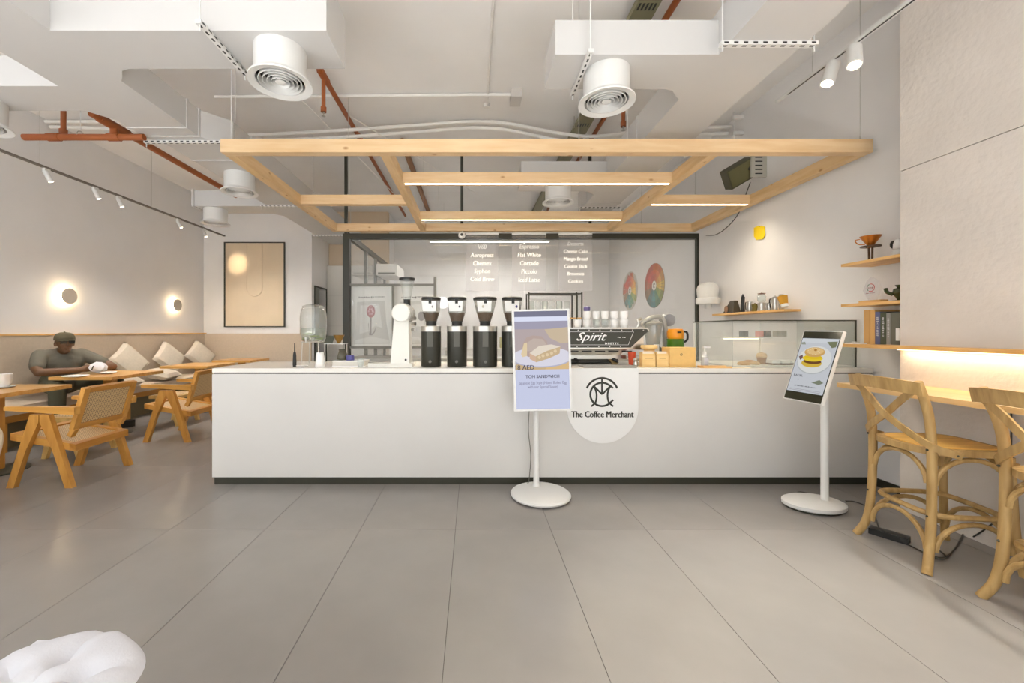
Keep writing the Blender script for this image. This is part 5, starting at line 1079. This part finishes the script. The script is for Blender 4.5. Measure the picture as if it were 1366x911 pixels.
# ================================================================== CROSS-BACK BAR STOOLS
def arch(p0, p1, h, n=12, lean=(0, 0, 0)):
    p0, p1 = Vector(p0), Vector(p1)
    return [p0 + (p1 - p0) * ((1 - math.cos(PI * k / n)) / 2) + Vector((0, 0, h)) * math.sin(PI * k / n) + Vector(lean) * math.sin(PI * k / n) for k in range(n + 1)]
def make_stool():
    t = thing('bar_stool', '', 'stool'); ms = M_stool
    rl = {}
    for s in (-1, 1):
        pts = spline([(-.245, s * .215, 0), (-.21, s * .188, .10), (-.19, s * .178, .28), (-.185, s * .175, .62), (-.205, s * .178, .82), (-.265, s * .19, .985)], 6)
        B().tube(pts, .0205, 12).build('rear_leg', ms, t)
        B().tube(spline([(.225, s * .19, 0), (.20, s * .175, .2), (.185, s * .165, .60)], 6), .019, 12).build('front_leg', ms, t)
    # seat: rounded plate with a rim
    ol = []
    for k in range(40):
        a = 2 * PI * k / 40; ca, sa = math.cos(a), math.sin(a); ex = .55
        ol.append((.0 + .225 * math.copysign(abs(ca) ** ex, ca), (.195 + .02 * ca) * math.copysign(abs(sa) ** ex, sa)))
    B().prism([(p_[0], p_[1], .600) for p_ in ol], (0, 0, .034)).build('seat_frame', ms, t, bevel=.008)
    B().prism([(p_[0] * .84, p_[1] * .84, .632) for p_ in ol], (0, 0, .006)).build('seat_panel', wood('stool seat', (230, 184, 96), (205, 158, 72), 'X', .45), t, bevel=.002, seg=1)
    # curved top rail
    rail = B(); n_ = 14; rows_ = []
    for k in range(n_ + 1):
        f = k / n_ * 2 - 1; y_ = f * .225; x_ = -.262 - .055 * (1 - f * f); row = []
        for (dx, dz) in ((-.010, .93), (.010, .93), (-.004, .998), (-.024, .998)): row.append(rail.bm.verts.new((x_ + dx, y_, dz - .015 * f * f)))
        rows_.append(row)
    for A, Q in zip(rows_, rows_[1:]):
        for i in range(4): rail.bm.faces.new((A[i], A[(i + 1) % 4], Q[(i + 1) % 4], Q[i]))
    rail.bm.faces.new(rows_[0]); rail.bm.faces.new(list(reversed(rows_[-1])))
    rail.build('top_rail', ms, t, bevel=.004)
    # crossed straps from rail corner, bowing back, to the far side of the seat
    for s in (-1, 1):
        sp_ = spline([(-.275, s * .205, .965), (-.268, s * .10, .875), (-.262 - .010 * s, 0, .79), (-.235, -s * .12, .70), (-.19, -s * .20, .645), (-.09, -s * .222, .612)], 6)
        b = B(); pr = []
        for i, p_ in enumerate(sp_):
            d = (sp_[min(i + 1, len(sp_) - 1)] - sp_[max(i - 1, 0)]).normalized(); nn = Vector((-1, 0, 0)) if i < len(sp_) * .75 else Vector((-.5, -s * .86, 0)); w_ = d.cross(nn).normalized() * .018; nn = w_.cross(d).normalized() * .005
            pr.append([b.bm.verts.new(p_ + a * w_ + c_ * nn) for a, c_ in ((-1, -1), (1, -1), (1, 1), (-1, 1))])
        for A, Q in zip(pr, pr[1:]):
            for i in range(4): b.bm.faces.new((A[i], A[(i + 1) % 4], Q[(i + 1) % 4], Q[i]))
        b.bm.faces.new(pr[0]); b.bm.faces.new(list(reversed(pr[-1])))
        st_ = b.build('cross_strap', ms, t)
        for q in (sp_[1], sp_[-2]): B().ball(q + Vector((-.008, -s * .003, 0)), .005, u=8, v=6).build('rivet', M_dark, st_)
    # bent arches under the seat and under the foot hoop, all four sides
    R_, F_ = -.19, .19
    for zt_, zb2, sc_ in ((.595, .45, 1.0), (.265, .105, 1.05)):
        hgt = zt_ - zb2
        for (a, b_) in (((R_, -.155), (R_, .155)), ((F_, -.15), (F_, .15)), ((R_ + .02, -.178), (F_ - .02, -.172)), ((R_ + .02, .178), (F_ - .02, .172))):
            B().tube(arch((a[0] * sc_, a[1] * sc_, zb2), (b_[0] * sc_, b_[1] * sc_, zb2), hgt - .012), .0125, 9).build('arch', ms, t)
    hoop = []
    for k in range(28):
        a = 2 * PI * k / 28; ca, sa = math.cos(a), math.sin(a); hoop.append((.185 * math.copysign(abs(ca) ** .5, ca), .185 * math.copysign(abs(sa) ** .5, sa), .285))
    B().tube(hoop, .0145, 9, closed=True).build('foot_hoop', ms, t)
    for s in (-1, 1):
        for zz_ in (.285, .63): B().ball((-.21, s * .178, zz_), .006, u=8, v=6).build('bolt', M_dark, t)
    return t
st1 = make_stool(); st1.location = (2.595, 2.265, 0); st1.rotation_euler.z = R(-6)
tag(st1, 'weathered oak cross-back bar stool nearest the tilted screen', 'stool', 'bar stools')
for (x_, y_, a, lb) in ((2.60, 1.655, -9, 'weathered oak cross-back bar stool second from the tilted screen'),):
    s2 = copy_tree(st1); s2.location = (x_, y_, 0); s2.rotation_euler.z = R(a); tag(s2, lb, 'stool', 'bar stools')
# ================================================================== SEATING AREA ON THE LEFT
bq = thing('banquette', 'long upholstered banquette with timber fascia along the left wall', 'bench', (-5.05, 4.5, 0))
B().box(XL + .052, -4.95, 1.4, YA - .06, 0, .30).build('plinth', mat('olive plinth', (128, 118, 92), .7), bq)
B().box(XL + .052, -4.78, 1.4, YA - .06, .30, .375).build('timber_fascia', M_teakY, bq, bevel=.003)
for k, (a, b_) in enumerate(((1.4, 3.0), (3.0, 4.6), (4.6, 6.2), (6.2, YA - .06))):
    B().box(XL + .052, -4.76, a + .004, b_ - .004, .375, .465).build('seat_cushion', M_fabric, bq, bevel=.022, seg=3)
for Y in (4.1, 5.6, 7.2): B().box(-4.86, -4.79, Y, Y + .07, 0, .30).build('leg', M_teak, bq)
def pillow(c, half, thick, rot, lab):
    b = B(); n_ = 10; g = {}
    for side in (1, -1):
        for i in range(n_ + 1):
            for j in range(n_ + 1):
                u_, v_ = i / n_ * 2 - 1, j / n_ * 2 - 1; e = (i in (0, n_)) or (j in (0, n_))
                if side == -1 and e: g[(side, i, j)] = g[(1, i, j)]; continue
                z_ = side * thick * (max(0, (1 - u_ ** 4)) * max(0, (1 - v_ ** 4))) ** .55
                q = 1 - .07 * (1 - abs(u_)) * abs(v_) ** 3; q2 = 1 - .07 * (1 - abs(v_)) * abs(u_) ** 3
                g[(side, i, j)] = b.bm.verts.new(Vector(c) + rot @ Vector((u_ * half * q2, v_ * half * q, z_)))
        for i in range(n_):
            for j in range(n_): b.bm.faces.new((g[(side, i, j)], g[(side, i + 1, j)], g[(side, i + 1, j + 1)], g[(side, i, j + 1)]))
    return one('pillow', b, M_pillow, lab, 'pillow', 'banquette pillows')
def prot(lean, spin, yaw): return Matrix.Rotation(yaw, 3, 'Z') @ Matrix.Rotation(R(90) - lean, 3, 'Y') @ Matrix.Rotation(spin, 3, 'Z')
pillow((-5.135, 6.05, .79), .235, .075, prot(R(20), R(38), R(-6)), 'beige pillow standing on its corner beside the seated person')
pillow((-5.135, 6.86, .79), .235, .075, prot(R(20), R(44), R(-6)), 'beige pillow standing on its corner in the middle of the banquette')
pillow((-5.12, 7.62, .79), .235, .075, prot(R(22), R(42), R(-14)), 'beige pillow standing on its corner in the banquette corner')
pillow((-4.96, 6.46, .566), .20, .075, prot(R(78), R(8), 0), 'beige pillow lying flat on the banquette seat between standing pillows')
pillow((-4.94, 5.66, .562), .20, .075, prot(R(80), R(-6), 0), 'beige pillow lying flat on the banquette seat nearest the seated person')
# cafe tables on round dark bases
def table(cx, cy, wx, wy, lab, z=.73):
    t = thing('cafe_table', lab, 'table', (cx, cy, 0), 0, 'cafe tables')
    B().box(cx - wx / 2, cx + wx / 2, cy - wy / 2, cy + wy / 2, z - .035, z).build('top', wood('table oak', (224, 172, 98), (200, 144, 70), 'X', .3), t, bevel=.004)
    B().box(cx - .045, cx + .045, cy - .045, cy + .045, .02, z - .035).build('post', M_teak, t, bevel=.004)
    B().lathe((cx, cy, 0), [(.225, 0), (.225, .008), (.21, .014), (.07, .02), (0, .02)], 36).build('base_disc', M_dark, t)
table(-4.255, 3.60, .69, .70, 'square oak cafe table with a white bowl, beside the pale chair')
table(-4.43, 4.95, .72, .76, 'square oak cafe table with the seated person and plates')
table(-4.27, 6.33, .70, .72, 'square oak cafe table at the middle of the banquette')
table(-4.25, 7.45, .68, .66, 'square oak cafe table in the corner by the framed panel')
table(-2.78, 6.0, .66, .74, 'square oak cafe table behind the end of the bar counter')
# honey teak V-leg armchairs with cane
def make_chair():
    t = thing('armchair', '', 'chair')
    for s in (-1, 1):
        y_ = s * .272
        for sx_ in (-1, 1):
            B().prism([(sx_ * .262, y_ - .02, 0), (sx_ * .205, y_ - .02, 0), (sx_ * .105, y_ - .02, .30), (sx_ * .0 + (.006 if sx_ > 0 else -.006), y_ - .02, .52), (sx_ * .004, y_ - .02, .585), (sx_ * .075, y_ - .02, .585)], (0, .04, 0)).build('leg', M_teak, t, bevel=.003)
        B().hexa([(-.275, y_ - .026, .618), (.285, y_ - .026, .583), (.285, y_ + .026, .583), (-.275, y_ + .026, .618), (-.275, y_ - .026, .648), (.285, y_ - .026, .645), (.285, y_ + .026, .645), (-.275, y_ + .026, .648)]).build('arm', wood('teak arm', (222, 166, 82), (194, 134, 56), 'X', .38, fine=14), t, bevel=.004)
    sl = lambda x_: .425 - .085 * (x_ + .27) / .5          # seat slopes to the back
    for (x0_, x1_) in ((-.275, -.225), (.20, .25)):
        B().hexa([(x0_, -.25, sl(x0_) - .055), (x1_, -.25, sl(x1_) - .055), (x1_, .25, sl(x1_) - .055), (x0_, .25, sl(x0_) - .055), (x0_, -.25, sl(x0_)), (x1_, -.25, sl(x1_)), (x1_, .25, sl(x1_)), (x0_, .25, sl(x0_))]).build('seat_rail', M_teakY, t, bevel=.003)
    for s in (-1, 1):
        y0_, y1_ = sorted((s * .25, s * .205))
        B().hexa([(-.225, y0_, sl(-.225) - .055), (.20, y0_, sl(.2) - .055), (.20, y1_, sl(.2) - .055), (-.225, y1_, sl(-.225) - .055), (-.225, y0_, sl(-.225)), (.20, y0_, sl(.2)), (.20, y1_, sl(.2)), (-.225, y1_, sl(-.225))]).build('seat_rail', MATS['teak arm'], t, bevel=.003)
    B().hexa([(-.225, -.205, sl(-.225) - .022), (.20, -.205, sl(.2) - .022), (.20, .205, sl(.2) - .022), (-.225, .205, sl(-.225) - .022), (-.225, -.205, sl(-.225) - .012), (.20, -.205, sl(.2) - .012), (.20, .205, sl(.2) - .012), (-.225, .205, sl(-.225) - .012)]).build('seat_cane', M_cane, t)
    p0, p1 = Vector((.215, 0, .455)), Vector((.315, 0, .79)); up = (p1 - p0).normalized(); nn = up.cross(Vector((0, 1, 0))).normalized()
    for s in (-1, 1):
        B().bar(p0 + Vector((0, s * .227, 0)), p1 + Vector((0, s * .227, 0)), .036, .05, up=(0, 1, 0)).build('back_post', M_teak, t, bevel=.003)
    for q in (p0 + up * .022, p1 - up * .018): B().bar(q + Vector((0, -.202, 0)), q + Vector((0, .202, 0)), .036, .042, up=up).build('back_rail', M_teakY, t, bevel=.003)
    cm = (p0 + p1) / 2; B().obox(cm, (0, 1, 0), up, nn, .203, (p1 - p0).length / 2 - .04, .004).build('back_cane', M_cane, t)
    for s in (-1, 1): B().bar((.19, s * .227, .40), (.225, s * .227, .46), .036, .04, up=(0, 1, 0)).build('back_stay', M_teak, t)
    return t
ch1 = make_chair(); ch1.location = (-3.448, 3.51, 0)
tag(ch1, 'honey teak armchair with cane back and splayed V legs, beside the seated person', 'chair', 'teak cane armchairs')
ch2 = copy_tree(ch1); ch2.location = (-3.44, 4.83, 0)
tag(ch2, 'honey teak cane armchair with V legs partly behind the end of the bar counter', 'chair', 'teak cane armchairs')
def make_vstool():
    t = thing('low_stool', '', 'stool')
    for s in (-1, 1):
        for sx_ in (-1, 1):
            y_ = s * .19
            B().prism([(sx_ * .195, y_ - .018, 0), (sx_ * .15, y_ - .018, 0), (sx_ * .045, y_ - .018, .33), (sx_ * .045, y_ - .018, .36), (sx_ * .115, y_ - .018, .36)], (0, .036, 0)).build('leg', wood('pale teak', (226, 188, 118), (204, 160, 88), 'Z', .4, fine=14), t, bevel=.003)
    B().box(-.2, .2, -.21, .21, .36, .40).build('seat_frame', MATS['pale teak'], t, bevel=.004)
    B().box(-.165, .165, -.175, .175, .398, .406).build('seat_cane', M_cane, t)
    return t
vs1 = make_vstool(); vs1.location = (-4.02, 4.16, 0); tag(vs1, 'low pale wooden stool with V legs between the first two cafe tables', 'stool', 'low V-leg stools')
vs2 = copy_tree(vs1); vs2.location = (-4.05, 5.52, 0); tag(vs2, 'low pale wooden stool with V legs behind the counter-side armchair', 'stool', 'low V-leg stools')
# pale bentwood armchair at the room edge
t = thing('bentwood_armchair', 'pale bentwood armchair with rounded arms beside the first cafe table', 'chair', (-3.66, 2.55, 0))
ox, oy = -3.66, 2.55
for s in (-1, 1):
    y_ = oy + s * .25
    B().tube(spline([(ox + .24, y_, 0), (ox + .30, y_, .25), (ox + .365, y_, .47), (ox + .345, y_, .565), (ox + .24, y_, .60), (ox - .1, y_ * 1, .62), (ox - .25, oy + s * .22, .66)], 7), .032, 12).build('arm_and_leg', M_pale, t)
    B().tube(spline([(ox - .27, oy + s * .22, 0), (ox - .22, oy + s * .2, .3), (ox - .25, oy + s * .22, .66)], 6), .02, 10).build('rear_leg', M_pale, t)
B().tube(spline([(ox - .25, oy - .22, .66), (ox - .33, oy, .67), (ox - .25, oy + .22, .66)], 8), .024, 10).build('back_hoop', M_pale, t)
B().box(ox - .23, ox + .26, oy - .22, oy + .22, .42, .45).build('seat', M_pale, t, bevel=.01)
# white tufted seat cushion on a wooden stool close by
cx, cy, rr = -.93, .83, .20
t = thing('cushion_stool', 'low wooden stool standing by itself on the open tiled floor', 'stool', (cx, cy, 0))
B().lathe((cx, cy, 0), [(.17, .412), (.175, .417), (.175, .437), (.17, .442)], 32).build('seat', M_teak, t)
for k in range(4):
    a = PI / 4 + k * PI / 2; B().cyl((cx + .17 * math.cos(a), cy + .17 * math.sin(a), 0), (cx + .12 * math.cos(a), cy + .12 * math.sin(a), .417), .014, .018, seg=12).build('leg', M_teak, t)
t = thing('tufted_cushion', 'white round tufted cushion lying on the low wooden stool', 'cushion', (cx, cy, .443))
b = B(); n_, m_ = 64, 16; rings = []
tufts = [(0, 0)] + [(.095 * math.cos(k * PI / 3 + .5), .095 * math.sin(k * PI / 3 + .5)) for k in range(6)]
for side in (1, -1):
    for j in range(m_ + 1):
        f = j / m_ if side == 1 else 1 - j / m_
        ring = []
        for k in range(n_):
            a = 2 * PI * k / n_; lob = 1 + .018 * math.cos(6 * a - 3)
            r = f * rr * lob; x_, y_ = r * math.cos(a), r * math.sin(a); h = .036 * (max(0, 1 - f ** 5)) ** .5 
            if side == 1:
                for (tx_, ty_) in tufts: h -= .020 * math.exp(-((x_ - tx_) ** 2 + (y_ - ty_) ** 2) / .0007)
                da_ = (a - .5 + PI / 6) % (PI / 3) - PI / 6; h -= .009 * math.exp(-(da_ / .1) ** 2) * min(1, f * 1.6) * (1 if f < .95 else 0)
            ring.append(b.bm.verts.new((cx + x_, cy + y_, .480 + side * h)))
        rings.append(ring)
for A, Q in zip(rings, rings[1:]):
    for k in range(n_): b.bm.faces.new((A[k], A[(k + 1) % n_], Q[(k + 1) % n_], Q[k]))
bmesh.ops.remove_doubles(b.bm, verts=b.bm.verts, dist=.0004)
b.build('pad', mat('white cotton', (216, 216, 222), .85, bump=.1, bscale=200), t)
p = PZ(60, 853, .468); B().box(p.x - .018, p.x + .02, p.y - .03, p.y + .0, .464, .467).build('tie', MATS['white cotton'], t)
# tableware
zt1 = .7305
t = thing('bowl', 'white bowl on a saucer on the first cafe table beside the pale chair', 'bowl', (-4.03, 3.46, zt1))
q = PZ(4, 517, .73); B().lathe((q.x, q.y, zt1), [(.04, 0), (.075, .006), (.085, .012), (.08, .014), (0, .008)], 26, cap=False).build('saucer', ceram, t)
B().lathe((q.x, q.y, zt1), [(.035, .009), (.055, .04), (.062, .125), (.057, .125), (.05, .04), (0, .02)], 26, cap=False).build('bowl_body', ceram, t)
q = PZ(101, 502.5, .73)
one('plate', B().lathe((q.x, q.y, .7302), [(.06, 0), (.12, .012), (.116, .016), (.06, .006), (0, .006)], 28, cap=False), ceram, 'white plate before the seated person', 'plate')
q = PZ(142, 498.5, .73)
one('plate', B().lathe((q.x, q.y, .7302), [(.05, 0), (.10, .018), (.096, .022), (.05, .006), (0, .006)], 28, cap=False), ceram, 'white plate by the folded napkin on the cafe table', 'plate')
b = B(); q = PZ(131, 499, .73); rnd = random.Random(5)
bmesh.ops.create_icosphere(b.bm, subdivisions=2, radius=1)
for w_ in b.bm.verts: w_.co = Vector((q.x, q.y, .815)) + Vector((w_.co.x * .085, w_.co.y * .075, w_.co.z * .06 + .012 * math.sin(w_.co.x * 5))) * (1 + rnd.uniform(-.14, .14))
t = thing('napkin', 'crumpled white napkin with a dark logo mark on the cafe table', 'napkin', (q.x, q.y, .752)); b.build('paper', mat('napkin white', (244, 244, 248), .9), t, flat=True)
B().bar((q.x - .0, q.y - .083, .79), (q.x + .02, q.y - .081, .835), .004, .012).build('mark', M_ink, t)

# ================================================================== SEATED PERSON
def remeshed(parts, voxel, name, m, parent, smooth=6):
    b = parts; me = bpy.data.meshes.new(name); b.bm.normal_update(); bmesh.ops.recalc_face_normals(b.bm, faces=b.bm.faces); b.bm.to_mesh(me); b.bm.free()
    o = bpy.data.objects.new(name, me); C.objects.link(o)
    md = o.modifiers.new('r', 'REMESH'); md.mode = 'VOXEL'; md.voxel_size = voxel; md.use_smooth_shade = True
    ms_ = o.modifiers.new('s', 'SMOOTH'); ms_.factor = .5; ms_.iterations = smooth
    dg = bpy.context.evaluated_depsgraph_get(); me2 = bpy.data.meshes.new_from_object(o.evaluated_get(dg)); bpy.data.objects.remove(o); bpy.data.meshes.remove(me)
    for p_ in me2.polygons: p_.use_smooth = True
    me2.name = name; base = world_loc(parent); me2.transform(Matrix.Translation(-base)); me2.materials.clear(); me2.materials.append(m)
    o2 = bpy.data.objects.new(name, me2); C.objects.link(o2); o2.parent = parent; return o2
def limb(b, pts, rad, seg=14):
    b.tube(spline(pts, 4), [rad[min(int(i / 4), len(rad) - 1)] + (rad[min(int(i / 4) + 1, len(rad) - 1)] - rad[min(int(i / 4), len(rad) - 1)]) * ((i % 4) / 4) for i in range((len(pts) - 1) * 4 + 1)], seg)
    for p_, r_ in ((pts[0], rad[0]), (pts[-1], rad[-1])): b.ball(p_, r_ * .99, u=12, v=8)
skin = mat('deep brown skin', (112, 78, 50), .5, noise=.08, nscale=12); M_tee = mat('grey cotton tee', (112, 107, 94), .9, noise=.06, nscale=16, bump=.1, bscale=200)
M_short = mat('olive trousers', (88, 86, 68), .9); M_cap = mat('olive cap', (92, 84, 62), .85, noise=.08, nscale=30)
pr_ = thing('person', 'person in a grey tee, cap and sunglasses leaning on the cafe table', 'person', (-5.02, 4.98, .465))
D = Vector((.90, -.43, 0)).normalized(); Sd = Vector((.43, .90, 0)).normalized(); Zv = Vector((0, 0, 1))   # facing, towards image right, up
pel = Vector((-5.06, 4.985, .635)); chest = Vector((-5.07, 4.985, .86)); sh_ = Vector((-5.05, 4.97, .955)); hd = Vector((-4.965, 4.925, 1.09))
Ls, Rs = sh_ - Sd * .185, sh_ + Sd * .185
Le, Re = Vector((-4.93, 4.60, .775)), Vector((-4.655, 5.24, .79))
Lw, Rw = Vector((-4.68, 4.86, .785)), Vector((-4.70, 4.98, .80))
bb = B()
limb(bb, [pel, pel + Vector((0, 0, .15)), chest], [.15, .14, .15]); limb(bb, [chest - Sd * .07, chest + Sd * .07], [.13, .13]); limb(bb, [Ls + Vector((0, 0, -.02)), sh_, Rs + Vector((0, 0, -.02))], [.065, .075, .065])
limb(bb, [sh_ + Zv * .02, hd - Zv * .07 - D * .02], [.062, .056])
limb(bb, [Ls, (Ls + Le) / 2 + Vector((-.02, -.03, .0)), Le], [.062, .053, .045]); limb(bb, [Rs, (Rs + Re) / 2 + Vector((-.01, .03, .01)), Re], [.062, .053, .045])
limb(bb, [Le, (Le + Lw) / 2, Lw], [.045, .042, .030]); limb(bb, [Re, (Re + Rw) / 2, Rw], [.045, .042, .030])
# hands resting on the opposite forearm: palms with five fingers each
def hand(w_, fwd, side):
    fwd = Vector(fwd).normalized(); sd = fwd.cross(Zv).normalized() * side
    p1 = w_ + fwd * .075; limb(bb, [w_, w_ + fwd * .04, p1], [.030, .033, .031]); limb(bb, [p1 - sd * .022, p1 + sd * .022], [.018, .018])
    for k, L_ in enumerate((.064, .074, .070, .055)):
        q0 = p1 + sd * (-.030 + .020 * k); limb(bb, [q0, q0 + fwd * L_ * .55 + Zv * .004, q0 + fwd * L_ - Zv * .018], [.0095, .009, .008], 8)
    q0 = w_ + fwd * .03 - sd * .026; limb(bb, [q0, q0 + fwd * .03 - sd * .022, q0 + fwd * .062 - sd * .022 - Zv * .008], [.011, .010, .009], 8)
hand(Lw, (.18, .9, .06), 1); hand(Rw, (.1, -.95, .08), -1)
# thighs, shins, feet
def leg_joints(s):
    hip = pel + Sd * s * .09 - Zv * .02
    kn = hip + (D * .38 + Sd * .30 if s > 0 else D * .50 - Sd * .12); kn.z = .59
    an = kn.copy(); an.z = .085
    return hip, kn, an, (Vector((.4, .9, 0)) if s > 0 else D).normalized()
for s in (-1, 1):
    hip, kn, an, fd = leg_joints(s)
    limb(bb, [hip, (hip + kn) / 2, kn], [.085, .078, .06]); limb(bb, [kn, (kn + an) / 2 - D * .01, an], [.058, .055, .036]); limb(bb, [an - Zv * .03 - fd * .03, an - Zv * .045 + fd * .14], [.038, .032])
# head: skull, jaw, nose, brow, ears
bb.ball(hd + Zv * .035, .084, .084, .092, 20, 14)
limb(bb, [hd + Zv * .0 + D * .015, hd - Zv * .055 + D * .03], [.072, .052]); bb.ball(hd - Zv * .085 + D * .06, .030, .030, .024, 12, 8)
bb.ball(hd - Zv * .008 + D * .10, .017, .017, .016, 10, 8); limb(bb, [hd + Zv * .035 + D * .085, hd - Zv * .005 + D * .10], [.011, .014], 8)
bb.ball(hd - Zv * .045 + D * .085, .018, .024, .008, 10, 6); bb.ball(hd - Zv * .058 + D * .083, .018, .022, .009, 10, 6)
for s in (-1, 1): bb.ball(hd + Sd * s * .083 - D * .005 + Zv * .0, .012, .016, .030, 10, 8)
body = remeshed(bb, .0065, 'body', skin, pr_, 4)
# tee: torso and short sleeves
tb = B()
limb(tb, [pel + Zv * .0, pel + Zv * .15, chest], [.168, .158, .168]); limb(tb, [chest - Sd * .085, chest + Sd * .085], [.145, .145]); limb(tb, [Ls - Zv * .02, sh_ - Zv * .0, Rs - Zv * .02], [.082, .090, .082])
limb(tb, [sh_ - Zv * .02, sh_ + Zv * .035 + D * .012], [.085, .072])
for a, e in ((Ls, Le), (Rs, Re)):
    f = .66; limb(tb, [a, a + (e - a) * f * .5 + Vector((-.008, -.01 if a is Ls else .012, 0)), a + (e - a) * f + Vector((-.008, -.014 if a is Ls else .014, 0))], [.080, .075, .070])
remeshed(tb, .009, 'tee', M_tee, pr_, 5)
tb = B(); limb(tb, [pel - Zv * .01 - Sd * .06, pel - Zv * .01 + Sd * .06], [.15, .15])
for s in (-1, 1):
    hip, kn, an, fd = leg_joints(s)
    limb(tb, [hip, (hip + kn) / 2, kn], [.105, .098, .082]); limb(tb, [kn, kn + (an - kn) * .75], [.08, .066])
remeshed(tb, .010, 'trousers', M_short, pr_, 4)
# cap with brim, sunglasses, shoes
cb = B(); cpt = hd + Zv * .045
prof = [(.094, 0), (.097, .02), (.093, .05), (.075, .082), (.04, .098), (0, .102)]
cb.lathe(cpt, prof, 28, cap=False); cp_ = cb.build('cap', M_cap, pr_)
cb = B(); top_, bot = [], []
ed = [(math.radians(a), .092) for a in range(-62, 63, 12)]
inn = [cpt + D * math.cos(a) * .092 + Sd * math.sin(a) * .092 + Zv * .012 for a, _ in ed]; out_ = [cpt + D * (math.cos(a) * .092 + .075 * math.cos(a * 1.25)) + Sd * math.sin(a) * .096 - Zv * .006 + Zv * .012 * math.cos(a) for a, _ in ed]
vi = [cb.bm.verts.new(p_) for p_ in inn]; vo = [cb.bm.verts.new(p_) for p_ in out_]; vi2 = [cb.bm.verts.new(p_ - Zv * .006) for p_ in inn]; vo2 = [cb.bm.verts.new(p_ - Zv * .006) for p_ in out_]
for i in range(len(ed) - 1):
    cb.bm.faces.new((vi[i], vi[i + 1], vo[i + 1], vo[i])); cb.bm.faces.new((vi2[i + 1], vi2[i], vo2[i], vo2[i + 1])); cb.bm.faces.new((vo[i], vo[i + 1], vo2[i + 1], vo2[i]))
cb.build('brim', M_cap, cp_); B().ball(cpt + Zv * .102, .008, u=8, v=6).build('button', M_cap, cp_)
b = B(); shade_m = mat('sunglass black', (20, 18, 14), .08)
for s in (-1, 1):
    q = hd + Zv * .028 + D * .085 + Sd * s * .036; b.obox(q, Sd + D * -.25 * s, Zv, D, .031, .021, .006)
sg_ = b.build('sunglasses', shade_m, pr_, bevel=.005)
b = B(); b.bar(hd + Zv * .036 + D * .093 - Sd * .012, hd + Zv * .036 + D * .093 + Sd * .012, .006, .006)
for s in (-1, 1): b.bar(hd + Zv * .034 + D * .078 + Sd * s * .068, hd + Zv * .030 - D * .01 + Sd * s * .090, .005, .008)
b.build('frame', shade_m, sg_)
for s in (-1, 1):
    hip, kn, an, fd = leg_joints(s)
    q = Vector((an.x, an.y, .045)) + fd * .05; B().obox(q, fd, fd.cross(Zv), Zv, .13, .046, .042).build('shoe', mat('dark shoe', (52, 50, 44), .6), pr_, bevel=.025, seg=3)
